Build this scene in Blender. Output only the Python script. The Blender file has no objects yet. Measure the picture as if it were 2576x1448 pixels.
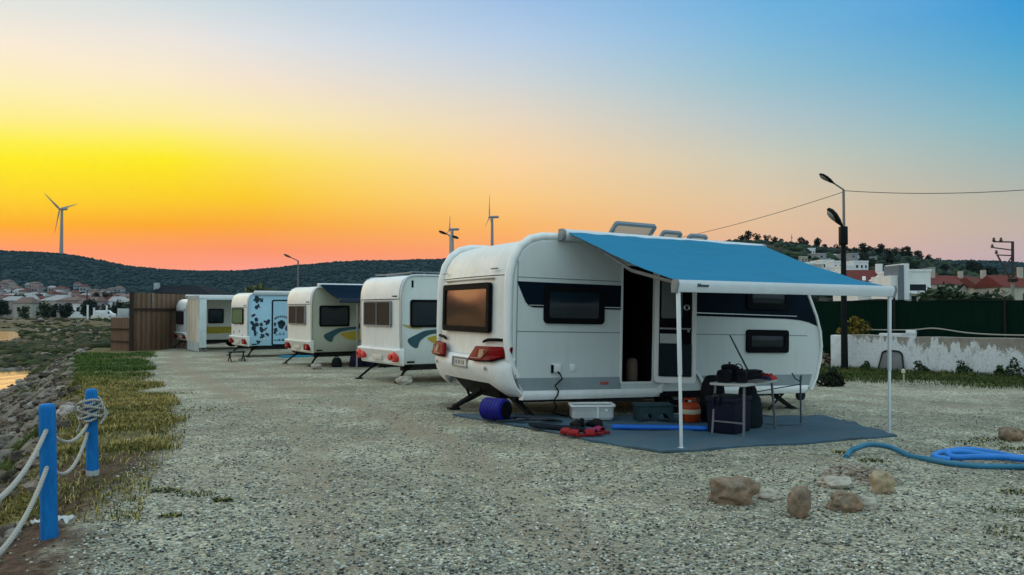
import bpy, bmesh, math, random
import numpy as np
from mathutils import Vector, Matrix, noise
random.seed(7); RNG = np.random.default_rng(7)
R = math.radians
scn = bpy.context.scene
COL = scn.collection
# ------------------------------------------------------------------ camera maths
F = 2080.0; HZ = 778.0; EYE = 1.6
PITCH = math.atan((HZ - 724) / F)
CAM = Vector((0, 0, EYE))
def ray(u, v):
    cx = (u - 1288) / F; cy = (724 - v) / F
    return Vector((cx, math.cos(PITCH) - cy * math.sin(PITCH), math.sin(PITCH) + cy * math.cos(PITCH)))
def at(u, v, Y):
    d = ray(u, v); return CAM + d * (Y / d.y)
def smooth(a, b, x):
    t = min(1, max(0, (x - a) / (b - a))); return t * t * (3 - 2 * t)
def interp(x, tab):
    if x <= tab[0][0]: return tab[0][1]
    for (x0, y0), (x1, y1) in zip(tab, tab[1:]):
        if x <= x1: return y0 + (y1 - y0) * (x - x0) / (x1 - x0)
    return tab[-1][1]
def s2l(c):
    return tuple((x / 12.92 if x <= .04045 else ((x + .055) / 1.055) ** 2.4) for x in [k / 255 for k in c])
# ------------------------------------------------------------------ terrain
CREST = [(-6, -.2), (2, -2.2), (3.5, -2.75), (5.8, -3.6), (8, -4.55), (12, -6.4), (17, -9), (24, -12.8), (33, -17.5), (45, -22.5), (60, -26), (80, -31), (110, -46), (135, -60)]
GRAV = [(-6, .3), (2, -1.4), (5, -2.6), (6.4, -3.15), (8, -3.75), (9.5, -4.1), (11.8, -4.85), (15, -6.35), (20, -8.9), (28, -12.3), (33, -14.4), (45, -18)]
def along(x, y): return (x - .036) * .899 + (y - 11.84) * .4375
def yard(x, y):
    al = along(x, y)
    z = -.022 * min(11, max(0, al))
    z -= .010 * min(32, max(0, y - 13)) * (1 - smooth(0, 5, al))
    return z
def gz(x, y):
    z = yard(x, y)
    if y < 140 and x < 12: z += .02 * noise.noise(Vector((x * .9, y * .9, 3.1))) + .012 * noise.noise(Vector((x * 2.7, y * 2.7, 9.1)))
    xc = interp(y, CREST)
    if y < 140:
        s = xc - x
        w = 2.4 + .012 * y
        if s > -.6:
            k = smooth(-.4, w, s)
            low = -1.62 if y > 50 else -1.75
            n = .22 * noise.noise(Vector((x * .8, y * .8, 0))) + .12 * noise.noise(Vector((x * 2.1, y * 2.1, 5)))
            z2 = z * (1 - k) + low * k + n * smooth(-.4, .6, s) * (1 - .75 * smooth(w * .9, w * 1.6, s))
            if y < 49:                                        # near inlet
                foot = s - w
                z2 -= 1.1 * smooth(-.1, 1.8, foot) * (1 - smooth(43, 48.5, y + .12 * foot))
            u = 1288 + F * x / max(y, 1)
            if y > 76:                                        # far inlet, pointed towards the right
                tip = 58 - 1.3 * abs(v_of(y) - 846)
                z2 -= 1.2 * (1 - smooth(tip - 10, tip + 3, u)) * smooth(84, 89, y) * (1 - smooth(122, 130, y))
            z = z2
        if 55 < y < 125 and x > xc:                            # grassy hump beyond the yard
            uu = 1288 + F * x / y
            z += .75 * math.exp(-((uu - 255) / 60) ** 2) * math.exp(-((y - 85) / 16) ** 2)
    else:
        base = yard(x, 140)
        k = smooth(140, 165, y)
        xs = smooth(-60, -75, x) if y < 165 else 1
        z = (-1.62 if x < interp(y, CREST) else base)
        t = -.9 + .034 * min(130, max(0, y - 300))
        z = z * (1 - k) + t * k
    return z
def v_of(y): return HZ + (EYE + 1.8) * F / y
def gp(u, v):
    d = ray(u, v); z = 0
    for _ in range(12):
        t = (z - EYE) / d.z; p = CAM + d * t; z = .5 * z + .5 * gz(p.x, p.y)
    return Vector((p.x, p.y, gz(p.x, p.y)))
# ------------------------------------------------------------------ materials
def newmat(name):
    m = bpy.data.materials.new(name); m.use_nodes = True
    nt = m.node_tree; nt.nodes.clear()
    out = nt.nodes.new('ShaderNodeOutputMaterial'); b = nt.nodes.new('ShaderNodeBsdfPrincipled')
    nt.links.new(b.outputs[0], out.inputs[0])
    return m, nt, b
def nd(nt, t, **k):
    n = nt.nodes.new(t)
    for a, v in k.items():
        if a.startswith('i_'): n.inputs[int(a[2:])].default_value = v
        else: setattr(n, a, v)
    return n
def mixc(nt, fac, a, b, mode='MIX'):
    n = nt.nodes.new('ShaderNodeMix'); n.data_type = 'RGBA'; n.blend_type = mode
    for s, val in ((0, fac), (6, a), (7, b)):
        if hasattr(val, 'links'): nt.links.new(val, n.inputs[s])
        else: n.inputs[s].default_value = val if not isinstance(val, tuple) or len(val) == 4 else (*val, 1)
    return n.outputs[2]
def ramp(nt, fac, stops, interp_='LINEAR'):
    n = nt.nodes.new('ShaderNodeValToRGB'); n.color_ramp.interpolation = interp_
    e = n.color_ramp.elements
    while len(e) > 1: e.remove(e[-1])
    for i, (p, c) in enumerate(stops):
        c = c if isinstance(c, tuple) else (c, c, c)
        el = e[0] if i == 0 else e.new(p)
        el.position = p; el.color = (*c[:3], 1)
    nt.links.new(fac, n.inputs[0]); return n.outputs[0]
def nz(nt, scale, detail=4, rough=.55, vec=None, dist=0):
    n = nt.nodes.new('ShaderNodeTexNoise'); n.inputs['Scale'].default_value = scale; n.inputs['Detail'].default_value = detail
    n.inputs['Roughness'].default_value = rough; n.inputs['Distortion'].default_value = dist
    if vec is None:
        tc = nt.nodes.new('ShaderNodeTexCoord'); vec = tc.outputs['Object']
    nt.links.new(vec, n.inputs['Vector']); return n.outputs[0]
def scaled(nt, s):
    tc = nt.nodes.new('ShaderNodeTexCoord'); mp = nt.nodes.new('ShaderNodeMapping'); mp.inputs['Scale'].default_value = s
    nt.links.new(tc.outputs['Object'], mp.inputs[0]); return mp.outputs[0]
def bump(nt, b, h, strength=.3, dist=.02):
    n = nt.nodes.new('ShaderNodeBump'); n.inputs['Strength'].default_value = strength; n.inputs['Distance'].default_value = dist
    nt.links.new(h, n.inputs['Height']); nt.links.new(n.outputs[0], b.inputs['Normal'])
_cache = {}
def M(name, col, rough=.5, metal=0, var=.18, scale=3, bmp=0, bscale=40, spec=None, coat=0):
    if name in _cache: return _cache[name]
    if spec is None: spec = .06 if max(col) < .035 else .3
    m, nt, b = newmat(name)
    c = tuple(col)
    dark = tuple(x * (1 - var) for x in c); lite = tuple(min(1, x * (1 + var * .6)) for x in c)
    f = nz(nt, scale, 6, .65)
    o = ramp(nt, f, [(.3, dark), (.52, c), (.75, lite)])
    nt.links.new(o, b.inputs['Base Color'])
    b.inputs['Roughness'].default_value = rough; b.inputs['Metallic'].default_value = metal
    b.inputs['Specular IOR Level'].default_value = spec; b.inputs['Coat Weight'].default_value = coat
    if rough > .25:
        rr = ramp(nt, nz(nt, scale * 4, 5), [(.3, max(0, rough - .1)), (.7, min(1, rough + .12))]); nt.links.new(rr, b.inputs['Roughness'])
    if bmp: bump(nt, b, nz(nt, bscale, 5), bmp, .01)
    _cache[name] = m; return m
def attrmat(name, rough=.8, bmp=0, bscale=60, trans=0, mult=1.0):
    m, nt, b = newmat(name)
    a = nt.nodes.new('ShaderNodeAttribute'); a.attribute_name = 'col'
    f = ramp(nt, nz(nt, 30, 4), [(.3, .75 * mult), (.7, 1.2 * mult)])
    o = mixc(nt, 1.0, a.outputs[0], f, 'MULTIPLY')
    nt.links.new(o, b.inputs['Base Color']); b.inputs['Roughness'].default_value = rough
    b.inputs['Specular IOR Level'].default_value = .2
    if bmp: bump(nt, b, nz(nt, bscale, 6), bmp, .03)
    return m
def streaky(name, col, dirt, rough=.35, amount=.5, coat=0.0, vs=(5, 5, .6)):
    """painted panel with faint vertical grime"""
    if name in _cache: return _cache[name]
    m, nt, b = newmat(name)
    s = nz(nt, 2.0, 6, .6, scaled(nt, vs)); t = nz(nt, 1.3, 5, .6)
    mm = nt.nodes.new('ShaderNodeMath'); mm.operation = 'MULTIPLY'; nt.links.new(s, mm.inputs[0]); nt.links.new(t, mm.inputs[1])
    f = ramp(nt, mm.outputs[0], [(.2, 0.0), (.42, amount)])
    nt.links.new(mixc(nt, f, col, dirt), b.inputs['Base Color'])
    b.inputs['Roughness'].default_value = rough; b.inputs['Coat Weight'].default_value = coat
    rr = ramp(nt, nz(nt, 6, 5), [(.3, max(.05, rough - .1)), (.7, rough + .15)]); nt.links.new(rr, b.inputs['Roughness'])
    bump(nt, b, nz(nt, 1.6, 3), .08, .02)
    _cache[name] = m; return m
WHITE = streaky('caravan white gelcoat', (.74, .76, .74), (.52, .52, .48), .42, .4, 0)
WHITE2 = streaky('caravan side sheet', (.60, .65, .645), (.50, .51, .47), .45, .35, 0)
TRIM = streaky('white plastic trim', (.80, .82, .81), (.58, .58, .54), .4, .35, 0)
RAILW = streaky('awning rail aluminium', (.62, .68, .72), (.45, .47, .47), .35, .3, .2)
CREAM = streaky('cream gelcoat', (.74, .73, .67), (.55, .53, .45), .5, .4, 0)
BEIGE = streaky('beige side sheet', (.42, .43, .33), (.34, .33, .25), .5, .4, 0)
WHITE3 = streaky('pale side sheet', (.60, .66, .64), (.48, .50, .45), .5, .35, 0)
LBLUE = streaky('light blue side sheet', (.36, .60, .74), (.30, .50, .62), .5, .35, 0)
NAVY = M('dark blue body stripe', (.004, .010, .020), .6, 0, .3, 2, spec=.04)
GREY = M('grey lower stripe', (.27, .32, .34), .45, 0, .12, 3)
BLACK = M('black rubber and plastic', (.005, .0055, .007), .65, 0, .3, 6, spec=.06)
STEEL = M('dull black steel', (.012, .012, .013), .65, 0, .3, 10, spec=.2)
ALU = M('brushed aluminium', (.55, .57, .58), .35, .8, .12, 8)
GREYP = M('grey plastic', (.2, .22, .23), .45, 0, .2, 6)
CHASSIS = M('galvanised dark chassis', (.05, .05, .05), .6, .2, .3, 5)
REDL = M('red lamp lens', (.17, .002, .003), .45, 0, .35, 12, spec=.08)
REDB = M('bright red lamp lens', (.75, .07, .06), .4, 0, .2, 12, spec=.3)
AMBER = M('white and amber lamp lens', (.42, .26, .18), .5, 0, .3, 14, spec=.1)
YELLOW = M('yellow stripe', (.46, .34, .03), .4, 0, .15, 4)
TEAL = M('teal stripe', (.03, .09, .11), .4, 0, .2, 4)
DARKIN = M('interior painted shade dark', (.006, .005, .006), .9, 0, .4, 3, spec=.03)  # near-black base puts the doorway's shade into the interior colour
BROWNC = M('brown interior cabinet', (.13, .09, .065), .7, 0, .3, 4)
BLUEP, _t, _b = newmat('chipped blue painted wood')
_v = scaled(_t, (6, 6, 1.2)); _a = nz(_t, 3, 8, .75, _v); _c = nz(_t, 16, 8, .8)
_m = _t.nodes.new('ShaderNodeMath'); _m.operation = 'MULTIPLY'; _t.links.new(_a, _m.inputs[0]); _t.links.new(_c, _m.inputs[1])
_p = ramp(_t, _a, [(.3, (.002, .10, .33)), (.5, (.003, .155, .46)), (.72, (.015, .22, .55))])
_t.links.new(mixc(_t, ramp(_t, _m.outputs[0], [(.35, 0), (.41, .85)]), _p, (.10, .13, .14)), _b.inputs['Base Color']); _b.inputs['Roughness'].default_value = .65; _b.inputs['Specular IOR Level'].default_value = .2
bump(_t, _b, _a, .5, .02)
ROPE = None
def glassmat(name, col, rough=.05, spec=.5):
    if name in _cache: return _cache[name]
    m, nt, b = newmat(name)
    f = nz(nt, 1.2, 3)
    nt.links.new(ramp(nt, f, [(.3, tuple(x * .8 for x in col)), (.7, col)]), b.inputs['Base Color'])
    b.inputs['Roughness'].default_value = rough; b.inputs['Specular IOR Level'].default_value = spec
    bump(nt, b, nz(nt, 1.8, 2), .08, .03)
    _cache[name] = m; return m
GLASS = glassmat('tinted acrylic window', (.008, .018, .026), .12, .35)
GLASSR = glassmat('mirror tinted rear window', (.15, .08, .048), .14)
_n = GLASSR.node_tree.nodes
for n_ in _n:
    if n_.type == 'BSDF_PRINCIPLED': n_.inputs['Metallic'].default_value = .75
GLASSB = glassmat('brown tinted window', (.055, .042, .036), .6, .04)
GLASSG = glassmat('pale green blind behind window', (.13, .20, .10), .6, .05)
# ------------------------------------------------------------------ mesh builder
class MB:
    def __init__(s): s.v = []; s.f = []; s.m = []
    def add(s, vs, fs, mi=0):
        o = len(s.v); s.v += [tuple(v) for v in vs]
        for f in fs: s.f.append(tuple(i + o for i in f)); s.m.append(mi)
        return s
    def box(s, x0, x1, y0, y1, z0, z1, mi=0, mat=None):
        vs = [Vector((x, y, z)) for x in (x0, x1) for y in (y0, y1) for z in (z0, z1)]
        if mat is not None: vs = [mat @ v for v in vs]
        return s.add(vs, [(0, 1, 3, 2), (4, 6, 7, 5), (0, 4, 5, 1), (2, 3, 7, 6), (0, 2, 6, 4), (1, 5, 7, 3)], mi)
    def tube(s, pts, r, n=8, mi=0, flat=1):
        pts = [Vector(p) for p in pts]; k = len(pts); rings = []
        prev = None
        for i, p in enumerate(pts):
            t = (pts[min(i + 1, k - 1)] - pts[max(i - 1, 0)])
            t = t.normalized() if t.length > 1e-9 else Vector((0, 0, 1))
            if prev is None:
                a = t.orthogonal().normalized()
            else:
                a = (prev - t * prev.dot(t)); a = a.normalized() if a.length > 1e-6 else t.orthogonal().normalized()
            prev = a; b = t.cross(a)
            rr = r[i] if isinstance(r, (list, tuple)) else r
            rings.append([p + a * (rr * math.cos(q * 2 * math.pi / n)) + b * (rr * flat * math.sin(q * 2 * math.pi / n)) for q in range(n)])
        vs = [v for g in rings for v in g]; fs = []
        for i in range(k - 1):
            for q in range(n):
                fs.append((i * n + q, i * n + (q + 1) % n, (i + 1) * n + (q + 1) % n, (i + 1) * n + q))
        fs.append(tuple(range(n))[::-1]); fs.append(tuple((k - 1) * n + q for q in range(n)))
        return s.add(vs, fs, mi)
    def bar(s, p, q, w, h=None, mi=0):
        """square bar"""
        p = Vector(p); q = Vector(q); h = h or w
        t = (q - p).normalized(); up = Vector((0, 0, 1)) if abs(t.z) < .95 else Vector((0, 1, 0))
        a = t.cross(up).normalized() * w / 2; b = a.cross(t).normalized() * h / 2
        vs = [e + i * a + j * b for e in (p, q) for i, j in ((-1, -1), (1, -1), (1, 1), (-1, 1))]
        return s.add(vs, [(0, 1, 2, 3), (7, 6, 5, 4), (0, 4, 5, 1), (1, 5, 6, 2), (2, 6, 7, 3), (3, 7, 4, 0)], mi)
    def lathe(s, prof, c=(0, 0, 0), n=20, axis='Z', mi=0):
        vs = []; fs = []; c = Vector(c)
        for r, z in prof:
            for q in range(n):
                a = q * 2 * math.pi / n; p = (r * math.cos(a), r * math.sin(a), z)
                if axis == 'X': p = (p[2], p[0], p[1])
                elif axis == 'Y': p = (p[0], p[2], p[1])
                vs.append(c + Vector(p))
        k = len(prof)
        for i in range(k - 1):
            for q in range(n): fs.append((i * n + q, i * n + (q + 1) % n, (i + 1) * n + (q + 1) % n, (i + 1) * n + q))
        fs.append(tuple(range(n))); fs.append(tuple((k - 1) * n + q for q in range(n)))
        return s.add(vs, fs, mi)
    def prism(s, poly, mp, d0, d1, mi=0):
        n = len(poly)
        vs = [mp(p, q, d0) for p, q in poly] + [mp(p, q, d1) for p, q in poly]
        fs = [tuple(range(n)), tuple(range(2 * n - 1, n - 1, -1))] + [(i, (i + 1) % n, n + (i + 1) % n, n + i) for i in range(n)]
        return s.add(vs, fs, mi)
    def ring(s, outer, inner, mp, d0, d1, mi=0):
        n = len(outer); vs = []
        for d in (d0, d1):
            vs += [mp(p, q, d) for p, q in outer] + [mp(p, q, d) for p, q in inner]
        fs = []
        for i in range(n):
            j = (i + 1) % n
            fs += [(i, j, n + j, n + i), (2 * n + i, 3 * n + i, 3 * n + j, 2 * n + j), (i, 2 * n + i, 2 * n + j, j), (n + i, n + j, 3 * n + j, 3 * n + i)]
        return s.add(vs, fs, mi)
    def loft(s, loops, mi=0, cap=True):
        n = len(loops[0]); vs = [v for l in loops for v in l]; fs = []
        for i in range(len(loops) - 1):
            for q in range(n): fs.append((i * n + q, i * n + (q + 1) % n, (i + 1) * n + (q + 1) % n, (i + 1) * n + q))
        if cap: fs.append(tuple(range(n))); fs.append(tuple((len(loops) - 1) * n + q for q in range(n)))
        return s.add(vs, fs, mi)
    def build(s, name, mats, parent=None, bevel=0, seg=2, ang=40, smoothed=True):
        me = bpy.data.meshes.new(name); bm = bmesh.new()
        bv = [bm.verts.new(v) for v in s.v]
        for f, mi in zip(s.f, s.m):
            try:
                fc = bm.faces.new([bv[i] for i in f]); fc.material_index = mi
            except ValueError: pass
        bmesh.ops.remove_doubles(bm, verts=bm.verts, dist=1e-5)
        bmesh.ops.recalc_face_normals(bm, faces=bm.faces)
        if bevel:
            ed = [e for e in bm.edges if len(e.link_faces) == 2 and e.calc_face_angle(0) > R(35)]
            bmesh.ops.bevel(bm, geom=ed, offset=bevel, segments=seg, profile=.5, affect='EDGES', clamp_overlap=True)
        bm.to_mesh(me); bm.free()
        for m in (mats if isinstance(mats, (list, tuple)) else [mats]): me.materials.append(m)
        return link(name, me, parent, smoothed, ang)
def link(name, me, parent=None, smoothed=True, ang=40):
    if smoothed and len(me.polygons):
        me.polygons.foreach_set('use_smooth', [True] * len(me.polygons))
        me.set_sharp_from_angle(angle=R(ang))
    o = bpy.data.objects.new(name, me); COL.objects.link(o)
    if parent is not None: o.parent = parent
    return o
def npmesh(name, V, Fc, mats, cols=None, k=None):
    """V (n,3), Fc (m,k) arrays -> mesh; cols per vertex"""
    me = bpy.data.meshes.new(name); n, m = len(V), len(Fc); k = Fc.shape[1]
    me.vertices.add(n); me.vertices.foreach_set('co', np.ascontiguousarray(V, dtype=np.float32).ravel())
    me.loops.add(m * k); me.loops.foreach_set('vertex_index', np.ascontiguousarray(Fc, dtype=np.int32).ravel())
    me.polygons.add(m); me.polygons.foreach_set('loop_start', np.arange(0, m * k, k, dtype=np.int32))
    me.polygons.foreach_set('loop_total', np.full(m, k, dtype=np.int32))
    me.update(calc_edges=True); me.validate()
    if cols is not None:
        cols = np.asarray(cols); a = me.color_attributes.new('col', 'FLOAT_COLOR', 'POINT')
        c = np.ones((n, 4), dtype=np.float32); c[:, :cols.shape[1]] = cols; a.data.foreach_set('color', c.ravel())
    for mm in (mats if isinstance(mats, (list, tuple)) else [mats]): me.materials.append(mm)
    return me
def tag(o, label=None, cat=None, group=None, kind=None):
    if label: o['label'] = label
    if cat: o['category'] = cat
    if group: o['group'] = group
    if kind: o['kind'] = kind
    return o
def thing(name, label, cat, loc=(0, 0, 0), rot=(0, 0, 0), group=None):
    o = bpy.data.objects.new(name, None); COL.objects.link(o); o.empty_display_size = .2
    o.location = loc; o.rotation_euler = rot; return tag(o, label, cat, group)
def rect(x0, x1, y0, y1, r=.05, seg=4):
    pts = []
    for cx, cy, a0 in ((x1 - r, y1 - r, 0), (x0 + r, y1 - r, 90), (x0 + r, y0 + r, 180), (x1 - r, y0 + r, 270)):
        for i in range(seg + 1):
            a = R(a0 + 90 * i / seg); pts.append((cx + r * math.cos(a), cy + r * math.sin(a)))
    return pts
def rpoly(pts, rad, seg=5):
    out = []; n = len(pts)
    for i in range(n):
        p = Vector(pts[i]); a = Vector(pts[i - 1]); b = Vector(pts[(i + 1) % n])
        r = rad[i] if isinstance(rad, (list, tuple)) else rad
        da = (a - p); db = (b - p); r1 = min(r, da.length * .49, db.length * .49)
        if r1 < 1e-4: out.append(tuple(p)); continue
        s = p + da.normalized() * r1; e = p + db.normalized() * r1
        for k in range(seg + 1):
            t = k / seg; q = s * (1 - t) ** 2 + p * (2 * t * (1 - t)) + e * t * t
            out.append((q.x, q.y))
    return out
def text_mesh(name, s, size, m, parent=None, extr=.001):
    cu = bpy.data.curves.new(name, 'FONT'); cu.body = s; cu.size = size; cu.extrude = extr; cu.align_x = 'CENTER'; cu.align_y = 'CENTER'; cu.resolution_u = 2
    o = bpy.data.objects.new(name, cu); COL.objects.link(o)
    bpy.context.view_layer.update()
    me = bpy.data.meshes.new_from_object(o.evaluated_get(bpy.context.evaluated_depsgraph_get()))
    bpy.data.objects.remove(o); bpy.data.curves.remove(cu)
    me.materials.clear(); me.materials.append(m); me.name = name
    return link(name, me, parent, False)
SIDE = lambda a, h, d: Vector((a, -d, h))         # near side wall of a caravan, d outwards
def REAR(a0): return lambda b, h, d: Vector((a0 - d, b, h))
def window(parent, mp, x0, x1, y0, y1, fw=.06, r=.06, frame=BLACK, glass=GLASS, d=.035, name='window', bul=.012):
    f = MB().ring(rect(x0, x1, y0, y1, r), rect(x0 + fw, x1 - fw, y0 + fw, y1 - fw, r * .6), mp, -.01, d).build(name, frame, parent)
    n = 6; g = MB(); X0, X1, Y0, Y1 = x0 + fw * .9, x1 - fw * .9, y0 + fw * .9, y1 - fw * .9
    vs = []; fs = []
    for i in range(n + 1):
        for j in range(n + 1):
            s_, t_ = i / n, j / n
            bulge = d * .55 + bul * math.sin(math.pi * s_) * math.sin(math.pi * t_)
            vs.append(mp(X0 + (X1 - X0) * s_, Y0 + (Y1 - Y0) * t_, bulge))
    for i in range(n):
        for j in range(n): q = i * (n + 1) + j; fs.append((q, q + 1, q + n + 2, q + n + 1))
    g.add(vs, fs).build('pane', glass, f)
    return f
# ------------------------------------------------------------------ world, sun, camera
def build_world():
    w = bpy.data.worlds.new('World'); scn.world = w; w.use_nodes = True
    nt = w.node_tree; nt.nodes.clear()
    out = nt.nodes.new('ShaderNodeOutputWorld'); bg = nt.nodes.new('ShaderNodeBackground')
    tc = nt.nodes.new('ShaderNodeTexCoord'); sp = nt.nodes.new('ShaderNodeSeparateXYZ')
    nt.links.new(tc.outputs['Generated'], sp.inputs[0])
    def math_(op, a, b=None):
        n = nt.nodes.new('ShaderNodeMath'); n.operation = op
        for i, x in enumerate((a, b)):
            if x is None: continue
            if hasattr(x, 'links'): nt.links.new(x, n.inputs[i])
            else: n.inputs[i].default_value = x
        return n.outputs[0]
    az = math_('ARCTAN2', sp.outputs[0], sp.outputs[1])
    el = math_('DIVIDE', math_('ARCSINE', sp.outputs[2]), math.pi / 2)
    us = [0, 420, 640, 1288, 1930, 2576]
    vs = [0, 100, 200, 300, 350, 400, 500, 570, 630, 690]
    cols = [
        [(226, 229, 224), (250, 236, 216), (255, 240, 190), (255, 240, 135), (255, 241, 72), (255, 238, 0), (255, 210, 0), (255, 170, 0), (255, 150, 104), (255, 150, 120)],
        [(210, 222, 226), (239, 231, 222), (251, 236, 202), (255, 239, 155), (255, 240, 92), (255, 236, 0), (255, 207, 0), (255, 167, 18), (255, 150, 100), (255, 155, 130)],
        [(199, 215, 226), (224, 226, 228), (245, 229, 208), (255, 236, 172), (255, 233, 132), (255, 228, 78), (255, 203, 18), (255, 168, 45), (255, 148, 100), (255, 160, 148)],
        [(160, 193, 230), (184, 206, 230), (208, 214, 216), (234, 217, 193), (243, 216, 178), (252, 215, 164), (255, 204, 128), (255, 185, 98), (255, 165, 105), (255, 150, 130)],
        [(108, 177, 222), (128, 185, 218), (150, 192, 208), (180, 197, 202), (192, 200, 193), (205, 203, 184), (224, 199, 166), (230, 192, 155), (228, 182, 158), (222, 172, 165)],
        [(58, 154, 214), (76, 163, 210), (102, 173, 203), (130, 182, 196), (145, 182, 189), (160, 182, 182), (184, 182, 168), (196, 179, 166), (195, 174, 175), (190, 170, 182)]]
    ZEN = (.86, 1.08, 1.16)
    outs = []; azs = []
    for u, cc in zip(us, cols):
        stops = []
        for v, c in list(zip(vs, cc))[::-1]:
            d = ray(u, v).normalized(); stops.append((math.asin(d.z) / (math.pi / 2), s2l(c)))
        top = stops[-1]
        t2 = tuple(.55 * a + .45 * b for a, b in zip(top[1], ZEN))
        stops = [(0.0, stops[0][1])] + stops + [(.42, t2), (.7, ZEN)]
        outs.append(ramp(nt, el, stops)); azs.append(math.atan2(ray(u, 500).x, ray(u, 500).y))
    left = ramp(nt, el, [(0, (.90, .54, .34)), (.06, (.84, .68, .50)), (.2, (.88, .90, .88)), (.4, (.84, 1.02, 1.10)), (.7, ZEN)])
    back = ramp(nt, el, [(0, (.40, .52, .56)), (.08, (.52, .69, .75)), (.22, (.63, .85, .95)), (.45, (.70, .94, 1.05)), (.7, ZEN)])
    def wgt(a, b):
        n = nt.nodes.new('ShaderNodeMapRange'); n.clamp = True
        nt.links.new(az, n.inputs[0]); n.inputs[1].default_value = a; n.inputs[2].default_value = b
        return n.outputs[0]
    c = mixc(nt, wgt(R(-100), R(-36)), left, outs[0])
    c = mixc(nt, wgt(R(-175), R(-105)), back, c)
    for i in range(5): c = mixc(nt, wgt(azs[i], azs[i + 1]), c, outs[i + 1])
    c = mixc(nt, wgt(azs[5], R(95)), c, back)
    sky = nt.nodes.new('ShaderNodeTexSky'); sky.sky_type = 'NISHITA'; sky.sun_disc = False
    sky.sun_elevation = R(3); sky.sun_rotation = R(-33); sky.altitude = 5; sky.dust_density = 2
    ad = nt.nodes.new('ShaderNodeMix'); ad.data_type = 'RGBA'; ad.blend_type = 'ADD'; ad.inputs[0].default_value = SKYADD
    nt.links.new(c, ad.inputs[6]); nt.links.new(sky.outputs[0], ad.inputs[7])
    nt.links.new(ad.outputs[2], bg.inputs[0]); bg.inputs[1].default_value = 1.0
    nt.links.new(bg.outputs[0], out.inputs[0])
    try: w.cycles.sampling_method = 'MANUAL'; w.cycles.sample_map_resolution = 1024
    except Exception: pass
SKYADD = .0012
build_world()
sl = bpy.data.lights.new('sun', 'SUN'); sl.energy = .6; sl.angle = R(50); sl.color = (1, .72, .42)
so = bpy.data.objects.new('sun', sl); COL.objects.link(so)
sd = Vector((math.sin(R(-48)) * math.cos(R(5)), math.cos(R(-48)) * math.cos(R(5)), math.sin(R(5))))
so.rotation_euler = (-sd).to_track_quat('-Z', 'Y').to_euler(); so.location = (-20, 20, 30)
cd = bpy.data.cameras.new('camera'); co = bpy.data.objects.new('camera', cd); COL.objects.link(co)
cd.sensor_width = 36; cd.lens = F / 2576 * 36; cd.clip_end = 6000; cd.clip_start = .05
co.location = CAM; co.rotation_euler = (math.pi / 2 + PITCH, 0, 0); scn.camera = co
scn.view_settings.view_transform = 'Standard'; scn.view_settings.look = 'None'; scn.view_settings.gamma = 1
scn.view_settings.exposure = 0
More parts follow.
